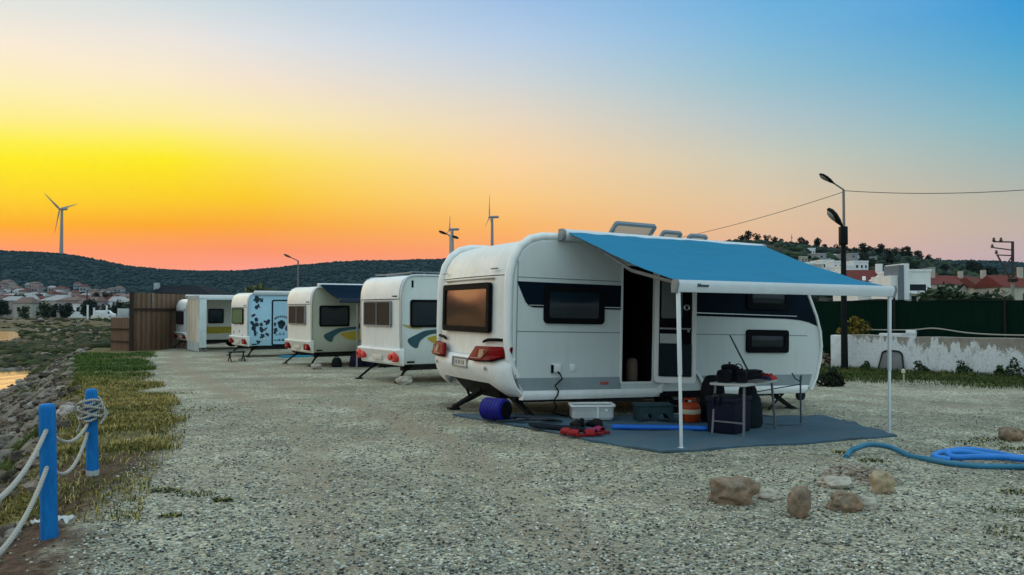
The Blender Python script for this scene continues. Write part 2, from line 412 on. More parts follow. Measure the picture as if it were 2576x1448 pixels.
# ------------------------------------------------------------------ ground sheet
def lines(segs):
    out = [segs[0][0]]
    for a, b, st in segs:
        n = max(1, round((b - a) / st)); out += [a + (b - a) * (i + 1) / n for i in range(n)]
    return out
TRK = [(-6, 1.5), (3, .4), (6, -.5), (9, -1.3), (13, -2.9), (18, -5.6), (25, -9.2), (33, -12.6), (60, -22)]
def build_ground():
    xs = lines([(-1500, -600, 90), (-600, -260, 20), (-260, -90, 6), (-90, -34, 1.3), (-34, -14, .45), (-14, 8, .22), (8, 26, .6), (26, 80, 3), (80, 320, 15), (320, 1500, 90)])
    ys = lines([(-60, -6, 9), (-6, 2, 1), (2, 16, .2), (16, 34, .4), (34, 60, .7), (60, 150, 1.5), (150, 260, 6), (260, 560, 15), (560, 1500, 94)])
    nx, ny = len(xs), len(ys); V = np.zeros((nx * ny, 3)); C = np.zeros((nx * ny, 4))
    i = 0
    for y in ys:
        xc = interp(y, CREST); xg = interp(y, GRAV)
        for x in xs:
            V[i] = (x, y, gz(x, y))
            wob = .9 * noise.noise(Vector((x * .45, y * .45, 1))) + .35 * noise.noise(Vector((x * 1.6, y * 1.6, 2)))
            veg = smooth(.5, -.5, x - xg + wob * .9) if y < 140 else 1
            s = xc - x
            rock = smooth(-.1, .6, s + wob * .4) * (1 - smooth(3.2, 5.0, s - .05 * y)) if y < 60 else 0
            dirt = smooth(10.4, 8.6, y + wob) * smooth(.9, -.6, x - xg + wob * .4) if y < 12 else 0
            # grass strip by the wall on the right
            dw = (x - 10.3) * .652 + (y - 25.5) * .758             # signed distance past the wall foot
            if x > 6: veg = max(veg, smooth(-3.4 + wob, -2.2 + wob, dw))
            if x < 6 and y > 52: veg = max(veg, .6)
            if x < xg and y > 40: veg = max(veg, .9); dirt = max(dirt, .5 + .6 * wob) if y > 48 else dirt
            if y > 140 or s > 9: veg = .75 + .5 * noise.noise(Vector((x * .04, y * .04, 0)))
            cx = interp(y, TRK); trk = 0
            if y < 60: trk = max(math.exp(-((x - cx - .85 + .15 * wob) / .36) ** 2), math.exp(-((x - cx + .85 + .15 * wob) / .36) ** 2)) * (.75 + .5 * wob)
            C[i] = (veg, dirt, rock, trk); i += 1
    q = np.arange(nx * ny).reshape(ny, nx)
    Fc = np.stack([q[:-1, :-1], q[:-1, 1:], q[1:, 1:], q[1:, :-1]], -1).reshape(-1, 4)
    m, nt, b = newmat('gravel yard and scrub')
    tc = nt.nodes.new('ShaderNodeTexCoord'); ob = tc.outputs['Object']
    def vor(scale, out='Color', feat='F1'):
        n = nt.nodes.new('ShaderNodeTexVoronoi'); n.inputs['Scale'].default_value = scale; n.feature = feat; nt.links.new(ob, n.inputs[0]); return n.outputs[out]
    sep = nt.nodes.new('ShaderNodeSeparateColor'); v1 = vor(40); nt.links.new(v1, sep.inputs[0])
    sep2 = nt.nodes.new('ShaderNodeSeparateColor'); v2 = vor(19); nt.links.new(v2, sep2.inputs[0])
    st = ramp(nt, sep.outputs[0], [(0, (.04, .045, .042)), (.25, (.145, .155, .14)), (.6, (.315, .33, .285)), (.9, (.50, .52, .45)), (1, (.74, .75, .67))])
    st2 = ramp(nt, sep2.outputs[1], [(0, (.12, .125, .12)), (.5, (.30, .315, .275)), (1, (.5, .51, .44))])
    tint = ramp(nt, sep.outputs[1], [(0, (.85, .95, 1.02)), (.6, (1, 1, .97)), (1, (1.08, .98, .84))])
    gcol = mixc(nt, 1.0, mixc(nt, .35, st, st2), tint, 'MULTIPLY')
    big = nz(nt, .42, 7, .66, ob); mid = nz(nt, 3.2, 5, .6, ob)
    gcol = mixc(nt, 1.0, gcol, ramp(nt, big, [(.34, (.60, .59, .57)), (.5, (1.0, .98, .94)), (.66, (1.32, 1.32, 1.29))]), 'MULTIPLY')
    gcol = mixc(nt, 1.0, gcol, ramp(nt, mid, [(.3, .78), (.7, 1.2)]), 'MULTIPLY')
    gcol = mixc(nt, ramp(nt, nz(nt, 1.1, 6, .7, ob), [(.6, 0), (.75, .5)]), gcol, (.30, .26, .19))
    at_ = nt.nodes.new('ShaderNodeAttribute'); at_.attribute_name = 'col'
    sc = nt.nodes.new('ShaderNodeSeparateColor'); nt.links.new(at_.outputs[0], sc.inputs[0])
    soil = ramp(nt, nz(nt, 4, 8, .72, ob), [(.28, (.05, .045, .02)), (.45, (.10, .095, .035)), (.6, (.17, .14, .06)), (.8, (.24, .21, .12))])
    brown = ramp(nt, nz(nt, 9, 8, .75, ob), [(.3, (.035, .02, .013)), (.5, (.085, .05, .032)), (.7, (.16, .105, .07)), (.85, (.26, .2, .15))])
    rockc = ramp(nt, nz(nt, 2.5, 9, .75, ob, .6), [(.28, (.035, .032, .025)), (.45, (.14, .125, .10)), (.6, (.24, .22, .185)), (.78, (.36, .33, .28))])
    fin = ramp(nt, nz(nt, 22, 6, .7, ob), [(.3, (.17, .15, .115)), (.55, (.29, .265, .21)), (.8, (.42, .395, .325))])
    fin2 = ramp(nt, nz(nt, 26, 6, .7, ob), [(.3, (.15, .13, .10)), (.55, (.25, .225, .175)), (.8, (.36, .33, .27))])
    def breakup(x, lo, hi, s, amt):
        a = nt.nodes.new('ShaderNodeMath'); a.operation = 'ADD'; nt.links.new(x, a.inputs[0])
        k = nt.nodes.new('ShaderNodeMath'); k.operation = 'MULTIPLY_ADD'; nt.links.new(nz(nt, s, 7, .7, ob), k.inputs[0]); k.inputs[1].default_value = amt; k.inputs[2].default_value = -amt / 2
        nt.links.new(k.outputs[0], a.inputs[1]); return ramp(nt, a.outputs[0], [(lo, 0.0), (hi, 1.0)])
    gcol = mixc(nt, breakup(at_.outputs['Alpha'], .25, .8, 1.8, .8), gcol, fin)
    gcol = mixc(nt, ramp(nt, nz(nt, .8, 6, .7, ob), [(.48, 0), (.66, .7)]), gcol, fin2)
    gcol = mixc(nt, 1.0, gcol, (1.18, 1.09, .98, 1), 'MULTIPLY')
    c = mixc(nt, breakup(sc.outputs[0], .35, .7, 2.2, 1.0), gcol, soil)
    c = mixc(nt, breakup(sc.outputs[1], .3, .75, 3, .9), c, brown)
    c = mixc(nt, breakup(sc.outputs[2], .3, .65, 1.5, .8), c, rockc)
    nt.links.new(c, b.inputs['Base Color']); b.inputs['Roughness'].default_value = .9; b.inputs['Specular IOR Level'].default_value = .25
    d1 = vor(46, 'Distance'); d2 = vor(19, 'Distance')
    hh = nt.nodes.new('ShaderNodeMath'); hh.operation = 'MULTIPLY_ADD'; nt.links.new(d2, hh.inputs[0]); hh.inputs[1].default_value = 1.2; nt.links.new(d1, hh.inputs[2])
    iv = nt.nodes.new('ShaderNodeMath'); iv.operation = 'SUBTRACT'; iv.inputs[0].default_value = 1; nt.links.new(hh.outputs[0], iv.inputs[1])
    bump(nt, b, iv.outputs[0], .9, .02)
    o = link('ground', npmesh('ground', V, Fc, m, C), None, True, 180); tag(o, kind='structure')
build_ground()
# water
wm, wnt, wb = newmat('sea water'); wb.inputs['Base Color'].default_value = (.02, .04, .04, 1); wb.inputs['Roughness'].default_value = .13; wb.inputs['IOR'].default_value = 1.33
wb.inputs['Specular IOR Level'].default_value = .9
bump(wnt, wb, nz(wnt, 1, 3, .5, scaled(wnt, (.9, .35, 1))), .25, .08)
o = MB().add([(-700, 20, -1.86), (-12, 20, -1.86), (-12, 135, -1.86), (-700, 135, -1.86)], [(0, 1, 2, 3)]).build('sea', wm, None, smoothed=False); tag(o, kind='structure')
# ------------------------------------------------------------------ hills
RIDGE = [(-2600, 640), (-900, 618), (-300, 625), (0, 636), (80, 640), (160, 646), (250, 660), (330, 674), (420, 682), (520, 686), (600, 685), (700, 677), (800, 667), (900, 661), (1000, 659), (1110, 659), (1300, 658), (1500, 650), (1700, 645), (1900, 648), (2576, 668), (3400, 660), (5200, 690)]
RIDGE2 = [(1250, 776), (1400, 740), (1560, 690), (1700, 645), (1800, 622), (1860, 614), (1900, 614), (1990, 619), (2100, 630), (2200, 641), (2260, 645), (2330, 657), (2400, 676), (2460, 688), (2500, 697), (2576, 702), (3000, 715), (3600, 740), (4200, 772)]
def hillmat(name, dark, mid, lite, sc, rocky):
    m, nt, b = newmat(name)
    f = nz(nt, sc, 9, .72); g = nz(nt, sc * .22, 5, .6)
    c = ramp(nt, f, [(.32, dark), (.5, mid), (.68, lite)])
    c = mixc(nt, ramp(nt, g, [(.48, 0), (.66, .55)]), c, rocky)
    nt.links.new(c, b.inputs['Base Color']); b.inputs['Roughness'].default_value = .95; b.inputs['Specular IOR Level'].default_value = .05
    bump(nt, b, f, 1, 2); return m
def z2(u, v, Y): return at(u, v, Y).z
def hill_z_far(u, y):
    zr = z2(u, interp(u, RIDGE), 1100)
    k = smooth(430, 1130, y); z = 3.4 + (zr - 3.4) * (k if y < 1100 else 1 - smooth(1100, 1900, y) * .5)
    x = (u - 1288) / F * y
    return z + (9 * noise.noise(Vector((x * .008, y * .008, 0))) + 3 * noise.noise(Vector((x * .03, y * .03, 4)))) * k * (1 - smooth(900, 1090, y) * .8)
def hill_z_near(u, y):
    zr = z2(u, interp(u, RIDGE2), 330)
    k = smooth(120, 345, y); x = (u - 1288) / F * y
    z = -.9 + (zr + .9) * (k if y < 330 else 1 - smooth(330, 430, y) * .25)
    return z + (1.6 * noise.noise(Vector((x * .03, y * .03, 0))) + .6 * noise.noise(Vector((x * .11, y * .11, 4)))) * k
def hill(u0, u1, nu, ys, fn, m):
    us = np.linspace(u0, u1, nu); V = [((u - 1288) / F * y, y, fn(u, y)) for y in ys for u in us]
    q = np.arange(len(V)).reshape(len(ys), nu)
    Fc = np.stack([q[:-1, :-1], q[:-1, 1:], q[1:, 1:], q[1:, :-1]], -1).reshape(-1, 4)
    o = link('hill', npmesh('hill', np.array(V), Fc, m), None, True, 180); return tag(o, kind='structure')
hill(-1500, 4600, 320, lines([(430, 1100, 12), (1100, 1420, 40)]), hill_z_far, hillmat('scrub covered hill', (.007, .024, .030), (.013, .038, .045), (.022, .050, .056), .06, (.032, .048, .055)))  # far hill: distance blue is put into its scrub colours, foliage itself is greener
hill(1250, 4200, 260, lines([(120, 330, 4), (330, 430, 15)]), hill_z_near, hillmat('wooded dry hill', (.015, .022, .014), (.05, .052, .034), (.11, .10, .075), .12, (.17, .155, .125)))
# ------------------------------------------------------------------ leaf clumps, shrubs, trees
def ico(sub=1):
    bm = bmesh.new(); bmesh.ops.create_icosphere(bm, subdivisions=sub, radius=1)
    v = np.array([x.co for x in bm.verts]); f = np.array([[w.index for w in p.verts] for p in bm.faces]); bm.free(); return v, f
IV, IF = ico(1); IV2, IF2 = ico(2)
def clumps(P, S, cols, jit=.35, flat=.75, base=(None, None)):
    v, f = (IV, IF) if base[0] is None else base
    n = len(P); k = len(v)
    V = np.repeat(v[None], n, 0) * (1 + RNG.uniform(-jit, jit, (n, k, 1)))
    V[..., 2] *= flat
    a = RNG.uniform(0, 6.28, n); c, s = np.cos(a)[:, None], np.sin(a)[:, None]
    X = V[..., 0] * c - V[..., 1] * s; Y = V[..., 0] * s + V[..., 1] * c
    V = np.stack([X, Y, V[..., 2]], -1) * np.asarray(S).reshape(n, 1, 1) + np.asarray(P)[:, None, :]
    Fc = (f[None] + (np.arange(n) * k)[:, None, None]).reshape(-1, 3)
    C = np.repeat(np.asarray(cols)[:, None], k, 1).reshape(-1, 3) * RNG.uniform(.75, 1.2, (n * k, 1))
    return V.reshape(-1, 3), Fc, C
def leaves(n, fn_pos, size, cols, up=.3):
    """n small leaf quads; fn_pos -> (n,3)"""
    P = fn_pos(n); D = RNG.normal(size=(n, 3)); D /= np.linalg.norm(D, axis=1)[:, None]
    E = np.cross(D, RNG.normal(size=(n, 3))); E /= np.linalg.norm(E, axis=1)[:, None]
    s = (size * RNG.uniform(.5, 1.3, n))[:, None]
    V = np.stack([P - D * s, P + E * s * .45, P + D * s, P - E * s * .45], 1).reshape(-1, 3)
    Fc = np.arange(n * 4).reshape(-1, 4)
    c = np.array(cols)[RNG.integers(0, len(cols), n)] * RNG.uniform(.7, 1.3, (n, 1))
    return V, Fc, np.repeat(c, 4, 0)
LEAF = attrmat('leaves and scrub', .85)
BARK = M('grey brown bark', (.09, .07, .05), .9, 0, .4, 6, .5, 20)
def lumpy(center_r, lumps):
    c = np.array([l[:3] for l in lumps]); r = np.array([l[3] for l in lumps])
    p = r ** 2 / (r ** 2).sum()
    def fn(n):
        i = RNG.choice(len(r), n, p=p); d = RNG.normal(size=(n, 3)); d /= np.linalg.norm(d, axis=1)[:, None]
        return c[i] + d * (r[i] * RNG.uniform(.55, 1.06, n) ** .6)[:, None] * np.array([1, 1, .8])
    return fn
def crown_mesh(name, h, w, n, leaf, cols, nl=9, low=.3):
    L = []
    for k in range(nl):
        a = random.uniform(0, 6.28); rr = random.uniform(0, .33) * w; zz = random.uniform(low + .1, .9) * h
        L.append((rr * math.cos(a), rr * math.sin(a), zz, random.uniform(.16, .3) * w * (1.15 - .5 * abs(zz / h - .55))))
    V, Fc, C = leaves(n, lumpy(1, L), leaf, cols)
    return npmesh(name, V, Fc, LEAF, C)
def trunk_mesh(name, h, r):
    mb = MB(); mb.tube([(0, 0, -.3), (.02 * h, .01 * h, h * .3), (-.01 * h, .02 * h, h * .6), (.02 * h, 0, h * .8)], [r * 1.3, r, r * .7, r * .3], 7)
    for k in range(4):
        a = k * 1.7; mb.tube([(0, 0, h * (.32 + .08 * k)), (.16 * h * math.cos(a), .16 * h * math.sin(a), h * (.5 + .08 * k)), (.27 * h * math.cos(a), .27 * h * math.sin(a), h * (.62 + .07 * k))], [r * .55, r * .35, r * .12], 5)
    o = mb.build(name, BARK); me = o.data; bpy.data.objects.remove(o); return me
GREENS = [(.02, .04, .022), (.03, .055, .025), (.016, .03, .02), (.045, .065, .03)]
DARKG = [(.009, .018, .014), (.013, .026, .018), (.02, .034, .022)]
PINE = [crown_mesh('crown', 5.2, 4.4, 420, .42, DARKG, 8, .32) for _ in range(4)]
PINET = [trunk_mesh('trunk', 5, .16) for _ in range(2)]
ROUND = [crown_mesh('crown', 4.2, 4.2, 420, .36, GREENS, 9, .2) for _ in range(3)]
def tree(loc, s, crowns, label, group, name='tree', k=0):
    t = thing(name, label, 'tree', loc, (0, 0, random.uniform(0, 6.28)), group); t.scale = (s, s, s * random.uniform(.85, 1.2))
    for nm, me in (('crown', crowns[k % len(crowns)]), ('trunk', PINET[k % 2])):
        c = bpy.data.objects.new(nm, me); COL.objects.link(c); c.parent = t
    return t
# shrub cover
def cover(n, fn, u0, u1, y0, y1, size, cols, keep=lambda u, y: True, pw=1):
    P = []; S = []; Cc = []
    while len(P) < n:
        u = random.uniform(u0, u1); y = y0 + (y1 - y0) * random.random() ** pw
        if not keep(u, y): continue
        s = size * random.uniform(.5, 1.25); P.append(((u - 1288) / F * y, y, fn(u, y) + s * .25)); S.append(s); Cc.append(random.choice(cols))
    return clumps(np.array(P), np.array(S), np.array(Cc), .3, .7)
V, Fc, C = cover(30000, hill_z_far, -900, 3300, 480, 1105, 1.7, [(.008, .029, .034), (.011, .035, .041), (.015, .042, .047)], pw=.7)  # scrub clumps carry the same painted distance blue as the far hill
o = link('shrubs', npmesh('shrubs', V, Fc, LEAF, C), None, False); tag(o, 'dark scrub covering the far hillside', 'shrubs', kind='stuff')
V, Fc, C = cover(3600, hill_z_near, 1500, 3500, 150, 345, 1.7, DARKG + GREENS[:2], keep=lambda u, y: random.random() < (.3 if u < 2150 and y < 300 else 1.0), pw=.8)
o = link('shrubs', npmesh('shrubs', V, Fc, LEAF, C), None, False); tag(o, 'dark bushes and undergrowth on the near hillside at right', 'shrubs', kind='stuff')
# individual trees on the skyline of the near hill
sky_t = [(1868, .9), (1884, 1.1), (1905, 1.0), (1930, .9), (1950, .8), (1966, .7), (2018, 1.15), (2031, .8), (2058, 1.1), (2075, .9), (2108, .85), (2128, 1.0), (2150, .9), (2172, .9), (2190, 1.05), (2206, 1.0), (2222, .95), (2236, .85), (2252, .9), (2268, .9), (2288, .8), (2310, 1.25), (2336, .7), (2362, .7), (2390, .7), (2415, .75), (2442, 1.15), (2462, .8), (2484, .7), (2510, .6), (2550, .6)]
for i, (u, s) in enumerate(sky_t):
    y = 326 + random.uniform(-6, 2)
    lab = 'dark tree standing alone on the skyline of the near hill' if u in (2310, 2442) else 'small dark tree on the ridge of the near hill at right'
    if u == 2310: lab = 'rounded dark tree standing clear on the ridge above the white modern house'
    if u == 2442: lab = 'dark tree low on the ridge above the red tiled roofs'
    tree(((u - 1288) / F * y, y, hill_z_near(u, y) - .4), s * .8, PINE, lab, 'trees along the near ridge', k=i)
for i in range(34):
    u = random.uniform(2130, 2500); y = random.uniform(190, 310)
    tree(((u - 1288) / F * y, y, hill_z_near(u, y) - .3), random.uniform(.6, 1.0), PINE, 'dark tree on the slope of the near hill at right', 'trees on the slope of the near hill', k=i)
# pylons standing on the near ridge
for u, hgt, lb in ((1993, 3.6, 'thin mast on the ridge among the dark trees'), (1928, 2.2, 'short lattice frame on the ridge left of the thin mast')):
    y = 326; p = Vector(((u - 1288) / F * y, y, hill_z_near(u, y)))
    mb = MB(); mb.tube([p, p + Vector((0, 0, hgt + 1.2))], [.16, .09], 6)
    if hgt < 3: mb.tube([p + Vector((1, 0, 0)), p + Vector((1, 0, hgt + 1))], .12, 6); mb.tube([p + Vector((0, 0, hgt + .8)), p + Vector((1, 0, hgt + .8))], .12, 6)
    else: mb.tube([p + Vector((-.5, 0, hgt)), p + Vector((.5, 0, hgt))], .08, 6)
    tag(mb.build('mast', M('dark mast steel', (.05, .05, .055), .6)), lb, 'mast')
# ------------------------------------------------------------------ wind turbines
TURB = M('turbine white', (.30, .29, .30), .5, 0, .06, .1)
def turbine(u, vb, vh, Y, blades, yaw, label):
    p0 = at(u, vb, Y); ph = at(u + (1.5 if u < 300 else 0), vh, Y); sc = (ph.z - p0.z)
    t = thing('wind_turbine', label, 'wind turbine', p0, (0, 0, 0), 'wind turbines on the far hill')
    H = ph.z - p0.z; dx = ph.x - p0.x
    MB().lathe([(2.6, -6), (2.5, 0), (1.9, H * .6), (1.5, H)], (0, 0, 0), 14).build('tower', TURB, t)
    ca, sa = math.cos(yaw), math.sin(yaw)
    X = lambda a, b, c: Vector((a * ca - b * sa, a * sa + b * ca, c + H + 1.2))
    mb = MB(); r = 1.75
    mb.loft([[X(a, rr * math.cos(k * math.pi / 4 + .39), rr * math.sin(k * math.pi / 4 + .39)) for k in range(8)] for a, rr in ((-2.6, r * .7), (-1.5, r), (7.5, r), (9, r * .7))])
    mb.build('nacelle', TURB, t, ang=50)
    hb = MB(); hb.loft([[X(a, rr * math.cos(k * math.pi / 5), rr * math.sin(k * math.pi / 5)) for k in range(10)] for a, rr in ((-5.4, .2), (-4.8, 1.1), (-3.6, 1.5), (-2.5, 1.5))]); hb.build('hub', TURB, t)
    for ang, L in blades:
        bl = MB(); d = Vector((0, math.sin(ang), math.cos(ang))); e = Vector((0, d.z, -d.y)); ch = []
        for q, w in ((.02, .7), (.12, 1.5), (.3, 1.25), (.6, .75), (.9, .4), (1, .15)):
            cpt = d * (L * q); c = []
            for k in range(6):
                a = k * math.pi / 3; o_ = e * (w * math.cos(a)) ; th = .35 * w * math.sin(a) + .25 * w * math.cos(a)
                c.append(X(-3.8 + th, cpt.y + o_.y, cpt.z + o_.z))
            ch.append(c)
        bl.loft(ch).build('blade', TURB, t, ang=60)
turbine(154, 648, 529, 1098, [(R(-54), 31), (R(70), 31), (R(193), 34)], R(-18), 'wind turbine standing alone on the hill at far left')
turbine(1238, 662, 549, 1098, [(R(2), 31), (R(237), 30), (R(118), 30)], R(-12), 'wind turbine rising directly behind the white roof of the nearest caravan')
turbine(1138, 662, 580, 1098, [(R(4), 20), (R(124), 20), (R(244), 20)], R(-12), 'distant wind turbine partly behind the double armed street lamp')
# ------------------------------------------------------------------ nearest caravan
def arc(cx, cy, r, a0, a1, n=6): return [(cx + r * math.cos(R(a0 + (a1 - a0) * i / n)), cy + r * math.sin(R(a0 + (a1 - a0) * i / n))) for i in range(n + 1)]
MAINROT = (0, R(1.4), R(25.95)); MAINLOC = Vector((.036, 11.84, 0))
MAINM = Matrix.Translation(MAINLOC) @ Matrix.Rotation(MAINROT[2], 4, 'Z') @ Matrix.Rotation(MAINROT[1], 4, 'Y')
def main_xyz(a, b, h=0): return MAINM @ Vector((a, b, h))
def body_loft(prof, W, inset, name, mats, parent, rnd=.07):
    """profile (a,h) swept over b with rounded long edges"""
    cx = sum(p[0] for p in prof) / len(prof); cy = sum(p[1] for p in prof) / len(prof)
    loops = []
    for b, k in ((0, 1), (rnd * .12, .5), (rnd * .5, .15), (rnd, 0), (W - rnd, 0), (W - rnd * .5, .15), (W - rnd * .12, .5), (W, 1)):
        l = []
        n = len(prof)
        for i, (x, y) in enumerate(prof):
            t = Vector(prof[(i + 1) % n]) - Vector(prof[i - 1]); nn = Vector((-t.y, t.x)).normalized()
            if nn.dot(Vector((cx - x, cy - y))) < 0: nn = -nn
            l.append((x + nn.x * inset * k, b, y + nn.y * inset * k))
        loops.append(l)
    return MB().loft(loops)
def boolean_cut(o, cutter):
    m = o.modifiers.new('cut', 'BOOLEAN'); m.operation = 'DIFFERENCE'; m.solver = 'EXACT'; m.object = cutter
    bpy.context.view_layer.update()
    me = bpy.data.meshes.new_from_object(o.evaluated_get(bpy.context.evaluated_depsgraph_get()))
    o.modifiers.clear(); old = o.data; o.data = me; nm = old.name; bpy.data.meshes.remove(old); me.name = nm
    bpy.data.objects.remove(cutter)
    return me
W1 = 2.8
cara = thing('caravan', 'large white caravan nearest the camera with open door and blue awning', 'caravan', MAINLOC, MAINROT, 'caravans parked in a row')
prof = [(.12, .34), (.02, .60), (-.06, 1.0), (-.075, 1.6)] + [(-.06, 2.05), (-.02, 2.28), (.07, 2.46), (.2, 2.57), (.38, 2.625), (.6, 2.64)] + \
       [(5.0, 2.62), (5.2, 2.57), (5.38, 2.44), (5.64, 1.97), (5.82, 1.62), (5.915, 1.35), (5.945, 1.1), (5.92, .85), (5.83, .55), (5.73, .36)]
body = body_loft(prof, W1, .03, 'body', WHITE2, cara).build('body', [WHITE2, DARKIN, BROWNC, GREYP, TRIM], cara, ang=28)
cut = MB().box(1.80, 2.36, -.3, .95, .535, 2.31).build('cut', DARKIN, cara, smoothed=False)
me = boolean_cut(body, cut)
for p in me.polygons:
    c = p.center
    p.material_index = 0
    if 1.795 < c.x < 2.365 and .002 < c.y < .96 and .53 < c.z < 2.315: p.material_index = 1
me.polygons.foreach_set('use_smooth', [True] * len(me.polygons)); me.set_sharp_from_angle(angle=R(28))
# seams, lower stripe, side stripes
mb = MB()
for a0, a1, h in ((.0, 1.78, 1.28), (2.9, 5.6, 1.275), (.0, 1.78, 2.062)): mb.box(a0, a1, -.003, .004, h - .006, h + .006)
mb.box(-.004, .008, -.004, .004, .62, 2.3)
mb.build('seam', GREYP, cara, smoothed=False)
MB().prism([(.01, .612), (1.79, .612), (1.79, .43), (.13, .43)], SIDE, -.01, .006).build('lower_stripe', GREY, cara, smoothed=False)
MB().prism([(3.3, .612), (5.72, .612), (5.66, .43), (3.42, .43)], SIDE, -.01, .006).build('lower_stripe', GREY, cara, smoothed=False)
st = rpoly([(-.01, 2.0), (1.79, 2.0), (1.79, 1.63), (.42, 1.63), (.17, 1.63)], [0, 0, 0, 0, .18], 6)
s1 = MB().prism(st, SIDE, -.01, .008).build('side_stripe', NAVY, cara, smoothed=False)
MB().box(.2, .43, -.012, 0, 1.655, 1.668).build('stripe_line', ALU, s1, smoothed=False); MB().box(1.46, 1.79, -.012, 0, 1.655, 1.668).build('stripe_line', ALU, s1, smoothed=False)
st = [(2.4, 2.0), (5.6, 2.0), (5.70, 1.84), (5.83, 1.56), (5.87, 1.43), (5.80, 1.455), (5.64, 1.505), (5.42, 1.54), (5.1, 1.557), (2.4, 1.575)]
s2 = MB().prism(st, SIDE, -.01, .008).build('side_stripe', NAVY, cara, smoothed=False)
MB().prism([(3.1, 1.625), (5.35, 1.612), (5.35, 1.6), (3.1, 1.612)], SIDE, 0, .012).build('stripe_line', ALU, s2, smoothed=False)
window(cara, SIDE, .43, 1.46, 1.40, 1.965, .085, .07)
window(cara, SIDE, 4.235, 5.18, 1.70, 2.10, .11, .06)
window(cara, SIDE, 4.235, 5.155, .98, 1.365, .10, .05)
# front edge moulding
fr = [(5.36, 2.46), (5.64, 1.97), (5.82, 1.62), (5.915, 1.35), (5.945, 1.1), (5.92, .85), (5.83, .55), (5.70, .34)]
for b in (-.012, W1 + .012): MB().tube([(a - .02, b, h) for a, h in fr], .03, 6).build('front_moulding', TRIM, cara)
# doorway trim
MB().ring(rect(1.765, 2.395, .50, 2.345, .05), rect(1.80, 2.36, .535, 2.31, .03), SIDE, -.004, .012).build('door_frame', WHITE, cara)
mb = MB(); mb.loft([[(2.14 + r_ * math.cos(q * math.pi / 6), .22 + r_ * math.sin(q * math.pi / 6), h_) for q in range(12)] for h_, r_ in ((.536, .09), (.8, .095), (.87, .07), (.89, .02))]); mb.build('inner_bin', BROWNC, cara)
# skirt rails with wheel arch between
def skirt(a0, a1, s0, s1):
    l = []
    for a, k in ((a0, s0), (a0 + .02, 0), (a1 - .02, 0), (a1, s1)):
        l.append([(a + sh * k, b, h) for b, h, sh in ((-.012, .425, 0), (-.03, .40, .1), (-.035, .345, .35), (-.012, .295, 1), (.10, .29, 1), (.10, .425, 0))])
    MB().loft(l).build('skirt', TRIM, cara, ang=50)
skirt(.13, 2.52, -.02, -.14); skirt(3.38, 5.62, .16, -.1)
# wheel and mudguard
def wheel(parent, a, b, r, w=.19):
    t = MB().lathe([(r * .62, -w / 2), (r * .9, -w / 2), (r, -w * .34), (r, w * .34), (r * .9, w / 2), (r * .62, w / 2)], (0, 0, 0), 28, 'Y').build('wheel', BLACK, parent)
    t.location = (a, b, r)
    MB().lathe([(.03, -w / 2 - .012), (r * .3, -w / 2 - .005), (r * .52, -w / 2 + .03), (r * .63, -w / 2 - .004), (r * .64, -.02), (.03, 0)], (0, 0, 0), 20, 'Y').build('rim', GREYP, t)
    return t
wheel(cara, 2.93, .22, .33); wheel(cara, 2.93, W1 - .22, .33)
mg = []
for i in range(13):
    a = R(180 * i / 12); mg.append([(2.93 + rr * math.cos(a), b, .36 + rr * .95 * math.sin(a)) for rr, b in ((.40, .12), (.40, -.05), (.445, -.05), (.455, .12))])
MB().loft(mg).build('mudguard', TRIM, cara, ang=60)
MB().box(2.5, 3.36, .002, .12, .29, .62).build('wheel_arch', BLACK, cara, smoothed=False)
# chassis below the floor
mb = MB(); mb.box(.3, 5.6, .55, .63, .2, .36); mb.box(.3, 5.6, W1 - .63, W1 - .55, .2, .36); mb.box(2.85, 3.0, .2, W1 - .2, .28, .36); mb.box(1.1, 2.3, .12, .9, .22, .36)
mb.bar((5.5, .6, .3), (6.9, W1 / 2, .38), .07); mb.bar((5.5, W1 - .6, .3), (6.9, W1 / 2, .38), .07)
mb.build('chassis', CHASSIS, cara, bevel=.006)
mb = MB(); mb.tube([(6.75, W1 / 2 - .12, .12), (6.75, W1 / 2 - .12, .85)], .028, 8); mb.lathe([(.02, -.03), (.1, -.03), (.11, 0), (.1, .03), (.02, .03)], (6.75, W1 / 2 - .12, .11), 14, 'Y'); mb.build('jockey_wheel', STEEL, cara)
MB().lathe([(.02, 0), (.16, .02), (.2, .2), (.14, .42), (.02, .46)], (6.35, W1 / 2 - .5, .45), 14).build('hitch_cover', BLACK, cara)
# ---- rear
YC = W1 / 2
def rbulge(b): return .10 * (1 - abs((b - YC) / YC) ** 3.2) - .06 * max(0, abs((b - YC) / YC) - .86) / .14
def rear_strip(hs, a_of, b0, b1, name, m, n=24, thick=.03, ang=40):
    """sheet following the rear face; rows hs, a_of(h) base profile"""
    vs = []; k = len(hs)
    for off in (0, thick):
        for h in hs:
            for i in range(n + 1):
                b = b0 + (b1 - b0) * i / n; vs.append((a_of(h) - rbulge(b) + off, b, h))
    m_ = n + 1; N = k * m_; fs = []
    for j in range(k - 1):
        for i in range(n):
            q = j * m_ + i; fs.append((q, q + 1, q + m_ + 1, q + m_)); fs.append((N + q, N + q + m_, N + q + m_ + 1, N + q + 1))
    for i in range(n): fs.append((i, N + i, N + i + 1, i + 1)); q = (k - 1) * m_ + i; fs.append((q, q + 1, N + q + 1, N + q))
    for j in range(k - 1):
        q = j * m_; fs.append((q, q + m_, N + q + m_, N + q)); q = j * m_ + n; fs.append((q, N + q, N + q + m_, q + m_))
    return MB().add(vs, fs).build(name, m, cara, ang=ang)
